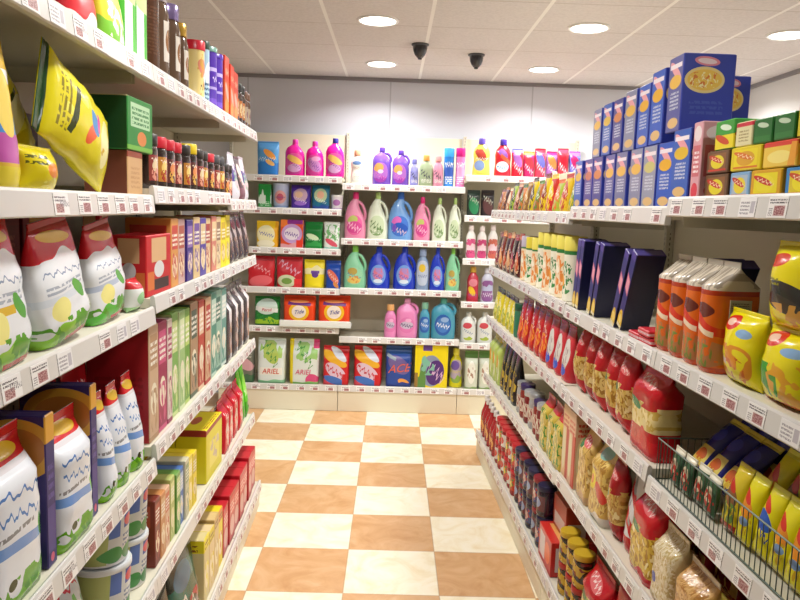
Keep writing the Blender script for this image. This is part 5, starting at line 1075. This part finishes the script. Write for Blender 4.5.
# ---- third shelf: pasta bags, red packets, basket bay
def pasta(c, top='b81824', bot='c81c28', seed=0, scale=9, win='d8b860', deep='a87830', y0=.2, y1=.62):
    return art(top, [('r', 0, y0, 1, y1, win), ('n', 0, y0, 1, y1, scale, .5, c), ('n', 0, y0, 1, y1, scale * 1.7, .54, deep), ('n', 0, y0, 1, y1, scale * .8, .62, 'f0dca0'), ('n', 0, y1 - .06, 1, y1 + .16, 4, .5, top), ('w', 0, 0, 1, y0 + .12, .4, 3, seed, bot), ('e', .3, y1 - .04, .2, .05, '2f7a48', .2), ('e', .5, .8, .34, .05, 'd86a6c', .1), ('z', .2, .77, .8, .86, 5, .2, 'f0d8d4', .1)], .14, .25, 45)
ps = [pasta('e0c078', seed=1), pasta('d8a850', seed=2, scale=6), pasta('e8cc80', seed=0, scale=7), pasta('c89850', 'a01820', 'b81c28', 3, 10)]
Rr(2.13, 2.35, 3, lambda w, h: k_bag(w, h, .10, pasta('e0cc88', 'b8121c', 'c81824', .5, 6, 'e0cc90', 'c8a850', .3, .58), 'block', .008, 250), 'pasta_bag', 'large pasta bag with wide red top and red bottom beside the wire basket', 'pasta bag', 'pasta bags on the third right shelf', h=.285, gap=.006)
tr = [(2.40, 2.52, .09), (2.545, 2.67, .12), (2.70, 2.82, .16), (2.845, 2.96, .18), (2.985, 3.09, .2)]
for i, (a, b, r) in enumerate(tr):
    Rr(a, b, 3, lambda w, h: k_bag(w, h, .09, ps[i % 4], 'pillow', .008, 251 + i), 'pasta_bag', 'red-ended pasta bag leaning on the third right shelf, %s past the large one' % ORD[i], 'pasta bag', 'pasta bags on the third right shelf', h=.275, gap=.0 + .002 * i, roll=r)
Rr(2.40, 2.60, 3, lambda w, h: k_bag(w, h, .07, ps[1], 'pillow', .006, 257), 'pasta_bag', 'pasta bag in the second row behind the leaning ones', 'pasta bag', 'pasta bags on the third right shelf', h=.29, gap=.13)
rw = art('c8303c', [('e', .5, .45, .4, .3, 'd8d4cc'), ('e', .5, .2, .3, .1, '3a58c8'), ('r', 0, .8, 1, 1, 'a01c2c'), ('n', .2, .25, .8, .6, 7, .52, 'a89898')], .2)
for i in range(3):
    u0 = 3.14 + i * .14
    Rr(u0, u0 + .132, 3, lambda w, h: k_bag(w, h, .08, rw, 'stand', .007, 260 + i), 'rice_pouch', 'red and white pouch with blue dot, %s past the leaning bags, third right shelf' % ORD[i], 'pouch', 'red and white pouches', h=.25)
ro = art('b81820', [('e', .5, .35, .42, .2, 'e88828'), ('n', .1, .05, .9, .5, 5, .52, 'd83820'), ('r', 0, .86, 1, 1, '8a1418'), ('z', .1, .6, .9, .75, 5, .22, 'e8c8b8', .4)], .2)
for i in range(5):
    u0 = 3.57 + i * .14
    Rr(u0, u0 + .132, 3, lambda w, h: k_bag(w, h, .08, ro, 'stand', .007, 265 + i), 'snack_pouch', 'red-orange pouch on the third right shelf, %s past the red and white ones' % ORD[i], 'pouch', 'red-orange pouches', h=.26)
Rr(4.28, 4.37, 3, lambda w, h: k_jar(w, h, plain('2f7a5a', .15, 0, .4), plain('1f5a40', .3), .8, .86, .98), 'sauce_jar', 'green jar between red-orange and yellow pouches on the third right shelf', 'jar', h=.2)
yg = art('d8c828', [('e', .5, .4, .4, .24, 'e8e070'), ('n', .1, .05, .9, .5, 5, .52, '98a830'), ('r', 0, .85, 1, 1, '3a3428'), ('z', .1, .6, .9, .75, 5, .22, 'f4f0d0', .4)], .2)
for i in range(5):
    u0 = 4.40 + i * .15
    Rr(u0, u0 + .142, 3, lambda w, h: k_bag(w, h, .08, yg, 'stand', .007, 270 + i), 'snack_pouch', 'yellow pouch on the third right shelf, %s past the green jar' % ORD[i], 'pouch', 'yellow pouches ending the third right shelf', h=.22)

# wire basket at the front of the near bay and what it holds
BX0, BX1 = 1.07, 2.075
zb = zr('N', 3)
wire = plain('4a564c', .35, .6)
t = thing('wire_basket', 'long low dark wire basket holding noodle packets on the third right shelf', 'wire basket', None, tuple(to_world((BX0 + BX1) / 2, VR + .02, zb + .001)), (0, 0, SKEW - PI / 2))
WB, HB, DBK = BX1 - BX0, .125, .36
def bars(name, segs, r, n=6):
    V, Fc = [], []
    for p, q in segs:
        p, q = Vector(p), Vector(q); d = (q - p).normalized(); a = d.cross(Vector((0.3, 1, 0.2))).normalized(); b = d.cross(a)
        o = len(V)
        for e in (p, q):
            for i in range(n): V.append(e + r * (a * math.cos(2 * PI * i / n) + b * math.sin(2 * PI * i / n)))
        for i in range(n): Fc.append((o + i, o + (i + 1) % n, o + n + (i + 1) % n, o + n + i))
        Fc.append(tuple(o + i for i in range(n - 1, -1, -1))); Fc.append(tuple(o + n + i for i in range(n)))
    return to_mesh(name, V, Fc, wire)
nb = 46
segs = [((-WB / 2 + .004 + i * (WB - .008) / nb, .004, .003), (-WB / 2 + .004 + i * (WB - .008) / nb, .004, HB)) for i in range(nb + 1)]
part('front_grille', bars('front_grille', segs, .0013), t)
for s_ in (-1, 1):
    part('side_grille', bars('side_grille', [((s_ * (WB / 2 - .003), .012 + i * .02, .003), (s_ * (WB / 2 - .003), .012 + i * .02, HB)) for i in range(17)], .0013), t)
def frame(z): return [(-WB / 2 + .003, .004, z), (WB / 2 - .003, .004, z), (WB / 2 - .003, DBK, z), (-WB / 2 + .003, DBK, z)]
def loop(pts): return list(zip(pts, pts[1:] + pts[:1]))
part('rim', bars('rim', loop(frame(HB)), .0024), t)
part('base_frame', bars('base_frame', loop(frame(.003)), .0024), t)
stk = [art('e4d818', [('e', .5, .5, .36, .14, 'e89028', .2), ('e', .4, .66, .3, .07, 'd83828', .3), ('n', .1, .1, .9, .4, 5, .54, 'c8a018'), ('r', 0, .9, 1, 1, 'f0e850'), ('e', .6, .3, .24, .06, '7a9cc8')], .18, .12, 30),
       art('e4d818', [('e', .5, .5, .4, .12, '2f5cb8', .2), ('e', .4, .72, .3, .07, 'd83828', .3), ('z', .1, .3, .9, .5, 5, .22, '2848a8', .3), ('r', 0, .9, 1, 1, 'f0e850')], .18, .12, 30),
       art('d8c028', [('e', .5, .5, .36, .14, '8a5c38', .2), ('e', .4, .66, .3, .07, 'c83020', .3), ('r', 0, .0, 1, .1, 'b03020'), ('n', .1, .1, .9, .4, 5, .5, '6a8a3c')], .18, .12, 30)]
nvy = art('1c2074', [('r', .15, .1, .85, .42, 'e8d068'), ('e', .5, .26, .26, .1, 'c8602c'), ('e', .5, .65, .3, .12, '2c3498'), ('r', 0, .9, 1, 1, 'e0c850'), ('n', .1, .05, .9, .2, 6, .52, 'd8b040')], .18, .12, 30)
grp = art('3a5c40', [('e', .5, .5, .3, .2, 'd8c8a8'), ('n', .1, .1, .9, .6, 5, .52, 'c83c34'), ('r', 0, .85, 1, 1, 'e0d8c0')], .2, .1)
colr = [stk[0], stk[1], stk[0], stk[2], stk[0]]
zin = zb + .008
def bk(u, g, z, K, lb, group, back, roll=0.0):
    place('R', u, z, K, 'noodle_packet', lb, 'noodle packet', group, gap=g, back=back, roll=roll)
# front row stands against the grille, second and third rows lie back over each other
for i in range(9):
    u = 1.135 + i * .072
    m = colr[i % 5]
    bk(u, .018, zin, k_bag(.07, .165, .04, m, 'pillow', .003, 300 + i), 'yellow noodle packet standing against the basket wires, %s from the near end' % ORD[i], 'noodle packets against the wires', .25)
for i in range(8):
    u = 1.15 + i * .08
    bk(u, .085, zin + .015, k_bag(.076, .20, .04, colr[(i + 2) % 5], 'pillow', .003, 310 + i), 'yellow noodle packet in the second row of the basket, %s from the near end' % ORD[i], 'noodle packets in the second basket row', .5)
for i in range(8):
    u = 1.155 + i * .08
    bk(u, .17, zin + .035, k_bag(.074, .19, .04, colr[(i + 1) % 5], 'pillow', .003, 320 + i), 'yellow noodle packet in the rear row of the basket, %s from the near end' % ORD[i], 'noodle packets in the rear basket row', .6)
for i in range(4):
    u = 1.80 + i * .072
    bk(u, .018, zin, k_bag(.068, .105, .028, grp, 'pillow', .003, 330 + i), 'green and red soup sachet behind the basket wires, %s from the pasta end' % ORD[3 - i], 'soup sachets in the basket', .15)
for i in range(3):
    u = 1.825 + i * .094
    bk(u, .055, zin + .03, k_bag(.092, .19, .045, nvy, 'pillow', .004, 340 + i), 'navy and yellow packet in the basket, %s from the large pasta bag' % ORD[2 - i], 'navy packets in the basket', .75)
for i in range(3):
    u = 1.825 + i * .094
    bk(u, .16, zin + .03, k_bag(.092, .23, .045, nvy, 'pillow', .004, 345 + i), 'navy packet in the rear row of the basket, %s from its far end' % ORD[2 - i], 'navy packets in the rear basket row', .4)

# ---- fourth shelf: noodles, pasta bags, jars
big = pasta('d8b840', 'c01420', 'c01824', .2, 8, 'd8b440', 'a87c20', .06, .58)
Rr(2.095, 2.30, 4, lambda w, h: k_bag(w, h, .12, big, 'block', .009, 350), 'pasta_bag', 'large pasta bag with shiny red folded top on the fourth right shelf', 'pasta bag', 'pasta bags on the fourth right shelf', h=.285, gap=.012)
slv = art('d0d0d0', [('r', 0, .3, 1, .45, 'c02028', .3), ('r', 0, .6, 1, .72, 'b81c28', .3), ('n', .0, .0, 1, 1, 4, .6, '909498'), ('r', 0, 0, 1, .2, 'b81824')], .12)
Rr(2.31, 2.415, 4, lambda w, h: k_bag(w, h, .09, slv, 'stand', .008, 351), 'pasta_bag', 'silver and red striped bag behind the shiny red-topped one', 'bag', h=.29, gap=.03)
Rr(2.425, 2.525, 4, lambda w, h: k_bag(w, h, .08, ps[3], 'pillow', .008, 352), 'pasta_bag', 'slim pasta bag with green leaf between silver bag and sun-marked bag', 'pasta bag', 'pasta bags on the fourth right shelf', h=.29, gap=.0, roll=.03)
sun = pasta('d8b860', 'd8b070', 'c8a070', .3, 8, 'd8b468', 'a88040', .1, .8)
Rr(2.53, 2.70, 4, lambda w, h: k_bag(w, h, .11, art('d8b878', [('r', 0, .1, 1, .8, 'd0a850'), ('n', 0, .1, 1, .85, 9, .5, 'e0c470'), ('n', 0, .1, 1, .85, 15, .55, 'a87c38'), ('e', .3, .5, .22, .13, 'e8d018'), ('e', .3, .5, .1, .06, 'd87818'), ('e', .75, .4, .24, .1, 'c83020', .3), ('e', .5, .85, .3, .07, '7fb0a0'), ('w', 0, 0, 1, .2, .3, 3, 0, 'd8d0c4')], .16, .2, 45), 'block', .008, 353), 'pasta_bag', 'pasta bag with yellow sun mark on the fourth right shelf', 'pasta bag', 'pasta bags on the fourth right shelf', h=.30, gap=.0)
Rr(2.73, 2.88, 4, lambda w, h: k_bag(w, h, .1, sun, 'block', .008, 354), 'pasta_bag', 'sand-coloured pasta bag between the sun-marked one and the tall cartons', 'pasta bag', 'pasta bags on the fourth right shelf', h=.30, gap=.0)
for i, (c, c2) in enumerate((('d8b090', 'c84838'), ('e0b888', 'b83c30'))):
    Rr(2.91 + i * .105, 3.01 + i * .105, 4, lambda w, h: k_box(w, h, .12, art(c, [('r', .6, 0, 1, .7, c2), ('e', .3, .4, .24, .3, 'e0d8b0'), ('l', .1, .7, .9, .9, 3, c2)], .35)), 'pasta_carton', 'tall tan and red carton on the fourth right shelf, %s the sand-coloured bag' % ('beside', 'second from')[i], 'carton', 'tan and red cartons', h=.315, gap=.0)
for i in range(3):
    u0 = 3.14 + i * .14
    m = art('c8b048', [('n', 0, .05, 1, .75, 7, .5, '4a8a38'), ('n', 0, .05, 1, .75, 9, .55, 'e0cc70'), ('r', 0, .8, 1, 1, 'b82420')], .16, .2, 45)
    Rr(u0, u0 + .132, 4, lambda w, h: k_bag(w, h, .09, m, 'block', .007, 360 + i), 'noodle_bag', 'yellow-green noodle bag with red top on the fourth right shelf, %s past the tall cartons' % ORD[i], 'noodle bag', 'red-topped noodle bags', h=.27, gap=.0)
for i in range(6):
    u = 3.62 + i * .105
    c = ('7a2024', '8c2c28', 'a8a8a8')[i % 3]
    Rr(u - .045, u + .045, 4, lambda w, h: k_jar(w, h, art(c, [('r', .1, .2, .9, .6, 'd8c8b8'), ('n', .15, .2, .85, .6, 6, .5, '8c2c28')], .16, coat=.4), plain(('c8ccd0', '3c2c60', 'b8bcc0')[i % 3], .25, .5 if i % 3 != 1 else 0), .84, .84, .98), 'sauce_jar', '%s jar on the fourth right shelf, %s past the noodle bags' % (('dark red silver-lidded', 'red violet-lidded', 'grey silver-lidded')[i % 3], ORD[i]), 'jar', 'jars on the fourth right shelf', h=.19 - .01 * (i % 2))
bkp = art('1c1c1e', [('n', .1, .05, .9, .6, 8, .55, 'c8a838'), ('r', .2, .62, .8, .8, '3c3a30'), ('e', .5, .3, .3, .16, '8a7830')], .2)
for i in range(4):
    u0 = 4.27 + i * .125
    Rr(u0, u0 + .118, 4, lambda w, h: k_bag(w, h, .09, bkp, 'stand', .007, 370 + i), 'tea_pouch', 'black and gold pouch on the fourth right shelf, %s past the jars' % ORD[i], 'pouch', 'black and gold pouches', h=.33)
lgp = art('b8cc68', [('n', .1, .05, .9, .6, 4, .52, 'e8ecc0'), ('r', 0, .85, 1, 1, 'd8c840'), ('e', .5, .5, .3, .14, 'e0a040')], .25)
for i in range(3):
    u0 = 4.78 + i * .13
    Rr(u0, u0 + .124, 4, lambda w, h: k_bag(w, h, .09, lgp, 'block', .006, 375 + i), 'tea_pouch', 'pale green pouch on the fourth right shelf, %s from the far end' % ORD[2 - i], 'pouch', 'pale green pouches', h=.31)
vm = art('d8c8a0', [('n', .02, .02, .98, .98, 12, .5, 'c0a870'), ('n', .02, .02, .98, .98, 20, .55, 'e8dcc0'), ('e', .25, .3, .12, .07, '3c50a0'), ('w', 0, 0, 1, .1, .2, 3, 0, 'c8503c')], .14, .3, 50)
vm2 = art('c89858', [('n', .02, .02, .98, .98, 8, .5, 'd8ac6c'), ('n', .02, .02, .98, .98, 14, .55, 'a87438'), ('r', 0, .92, 1, 1, 'e0d0b8')], .14, .3, 50)
Rr(1.93, 2.08, 4, lambda w, h: k_bag(w, h, .10, vm, 'block', .008, 380), 'noodle_bag', 'clear bag of pale rice noodles with blue mark beside the shiny red top', 'noodle bag', 'clear noodle bags', h=.225, gap=.0)
Rr(1.74, 1.915, 4, lambda w, h: k_bag(w, h, .11, vm2, 'block', .008, 381), 'noodle_bag', 'clear bag of brown noodles under the wire basket', 'noodle bag', 'clear noodle bags', h=.20, gap=.0)
gnp = art('c8c038', [('e', .3, .65, .2, .12, 'c84828'), ('e', .6, .35, .24, .14, '5a80b8'), ('n', .1, .1, .9, .5, 5, .54, '8a9a38')], .18, .1)
for i in range(2):
    u0 = 1.44 + i * .145
    Rr(u0, u0 + .138, 4, lambda w, h: k_bag(w, h, .09, gnp, 'pillow', .007, 385 + i), 'noodle_bag', 'lime and yellow noodle bag on the fourth right shelf, %s the brown noodles' % ('second from', 'beside')[i], 'noodle bag', 'lime noodle bags', h=.19, gap=.0)
for i in range(4):
    u0 = (1.70, 1.89, 2.1, 2.29)[i]
    Rr(u0, u0 + .18, 4, lambda w, h: k_bag(w, h, .09, art('8c1820', [('n', .1, .1, .9, .6, 8, .55, 'c89c50'), ('e', .5, .8, .3, .08, 'd8b0a8')], .18), 'stand', .007, 390 + i), 'pasta_bag', 'dark red pasta bag in the second row of the fourth right shelf, %s from near' % ORD[i], 'pasta bag', 'dark red bags in the second row', h=.26, gap=.17)

# ---- base shelf: sauces, jars, pasta
sau = plain('a81c20', .14, 0, .5)
sl_ = art('8a2420', [('e', .5, .5, .4, .3, 'e0a050'), ('n', .1, .1, .9, .9, 5, .52, 'd87838')], .25)
for i in range(6):
    u = 4.62 + i * .1
    Rr(u - .04, u + .04, 5, lambda w, h: k_bottle(w, h, w, sau, plain('e8e4e0', .3), sl_, 'sauce', False, (0, .3, .40, .18), 4), 'sauce_bottle', 'red sauce bottle with white cap on the right base shelf, %s from the far end' % ORD[5 - i], 'bottle', 'red sauce bottles', h=.27, gap=.0)
rj = [art('9c1c1c', [('r', .05, .2, .95, .7, 'c83c28'), ('e', .5, .45, .3, .16, 'e8c048'), ('n', .1, .2, .9, .7, 6, .54, '5c8a3c')], .15, coat=.4), art('8c1820', [('r', .05, .2, .95, .7, 'd8d0c8'), ('e', .5, .45, .3, .16, 'c83028')], .15, coat=.4)]
for lv in range(2):
    for i in range(6):
        u = 3.97 + i * .105
        Rr(u - .046, u + .046, 5, lambda w, h: k_jar(w, h, rj[i % 2], plain('c42430', .28), .84, .86, 1.0), 'sauce_jar', '%s red-lidded jar past the dark jars in the %s layer, right base shelf' % (ORD[i], ('lower', 'upper')[lv]), 'jar', 'red-lidded sauce jars', h=.145, base=zr('F', 5) + lv * .1462, gap=.0)
dj = [art('1c2038', [('r', .05, .2, .95, .68, '2c3c70'), ('e', .5, .45, .3, .16, 'c8a8a0'), ('n', .1, .2, .9, .68, 6, .54, 'a03038')], .15, coat=.4), art('241a30', [('r', .05, .2, .95, .68, '5c2030'), ('e', .5, .45, .3, .16, '8898c0')], .15, coat=.4)]
for lv in range(2):
    for i in range(6):
        u = 3.33 + i * .107
        Rr(u - .048, u + .048, 5, lambda w, h: k_jar(w, h, dj[(i + lv) % 2], plain(('1c1c40', '8c2430', '2c2c4c')[i % 3], .28), .84, .86, 1.0), 'sauce_jar', 'dark blue-red jar in the %s layer, %s from the red carton, right base shelf' % (('lower', 'upper')[lv], ORD[i]), 'jar', 'dark jars on the right base shelf', h=.15, base=zr('F', 5) + lv * .1512, gap=.0)
rc = art('c02424', [('r', .1, .15, .5, .85, 'd8c8c8'), ('e', .7, .5, .2, .3, 'e86838'), ('r', -1, 2, 2, 3.1, 'cc3028'), ('r', .1, 2.2, .9, 2.4, 'e0a058')], .3)
Rr(3.02, 3.26, 5, lambda w, h: k_box(w, h, .2, rc), 'sauce_carton', 'red carton lying between the dark jars and the yellow-black jars', 'carton', h=.155, gap=.0)
Rr(3.04, 3.24, 5, lambda w, h: k_box(w, h, .1, art('a83c24', [('r', .1, .1, .9, .5, 'c8b8b0'), ('r', -1, 2, 2, 3.1, 'b84c28')], .3)), 'sauce_carton', 'red and grey carton standing on the lying red one', 'carton', h=.15, gap=.06, base=zr('M', 5) + .156)
yj = art('2c2414', [('r', .0, .5, 1, .78, 'c8a020', .35), ('r', 0, .1, 1, .34, 'c8a020', .35), ('n', .0, .0, 1, 1, 5, .58, '7a2420')], .16, coat=.4)
for lv in range(2):
    for i in range(3):
        u = 2.70 + i * .1
        Rr(u - .044, u + .044, 5, lambda w, h: k_jar(w, h, yj, plain(('a82824', 'c8a428')[lv], .28), .84, .86, 1.0), 'sauce_jar', 'yellow and black jar of the %s layer, %s toward the red carton' % (('lower', 'upper')[lv], ORD[i]), 'jar', 'yellow and black jars', h=.135, base=zr('M', 5) + lv * .1362, gap=.0)
Rr(2.42, 2.63, 5, lambda w, h: k_bag(w, h, .12, pasta('d8b850', 'b81824', 'c88838', .4, 8, 'd0a848', '8a7830'), 'block', .009, 400), 'pasta_bag', 'pasta bag with red top at the foot of the right gondola', 'pasta bag', h=.30, gap=.012)
rdb = art('b81420', [('n', .1, .1, .9, .5, 4, .56, 'd84048'), ('e', .4, .35, .2, .1, 'e8c8a8'), ('e', .3, .1, .2, .06, '3c8a50'), ('z', .1, .55, .9, .7, 4, .2, 'e8a8a8', .3)], .12)
for i, (a, b) in enumerate(((2.22, 2.40), (2.02, 2.20), (1.82, 2.0))):
    Rr(a, b, 5, lambda w, h: k_bag(w, h, .12, rdb, 'stand', .011, 401 + i), 'pasta_bag', 'glossy red bag on the right base shelf, %s from the pasta bag with red top' % ORD[i], 'bag', 'glossy red bags', h=.33, gap=.014)
for i in range(3):
    u0 = 2.0 + i * .2
    Rr(u0, u0 + .19, 5, lambda w, h: k_bag(w, h, .1, rdb, 'stand', .011, 405 + i), 'pasta_bag', 'glossy red bag in the second row of the right base shelf, %s from near' % ORD[i], 'bag', 'glossy red bags behind', h=.34, gap=.15)
# ------------------------------------------------------------------ camera, world, view
cam = bpy.data.cameras.new('camera'); co = bpy.data.objects.new('camera', cam); COL.objects.link(co)
cam.sensor_fit = 'HORIZONTAL'; cam.sensor_width = 36.0; cam.lens = F / 800 * 36.0; cam.clip_start = 0.02; cam.clip_end = 60
M4 = Matrix.Identity(4)
for i in range(3):
    M4[i][0] = CR[i]; M4[i][1] = CU[i]; M4[i][2] = -_fw[i]
M4[2][3] = EYE
co.matrix_world = M4
scene.camera = co
w = bpy.data.worlds.new('world'); scene.world = w; w.use_nodes = True
w.node_tree.nodes['Background'].inputs[0].default_value = (0.9, 0.95, 1.0, 1); w.node_tree.nodes['Background'].inputs[1].default_value = 0.2
scene.view_settings.view_transform = 'Standard'; scene.view_settings.look = 'None'
scene.view_settings.exposure = EXPOSURE; scene.view_settings.gamma = 1.0; scene.view_settings.use_curve_mapping = False
scene.cycles.use_denoising = True
scene.cycles.max_bounces = 8; scene.cycles.diffuse_bounces = 3
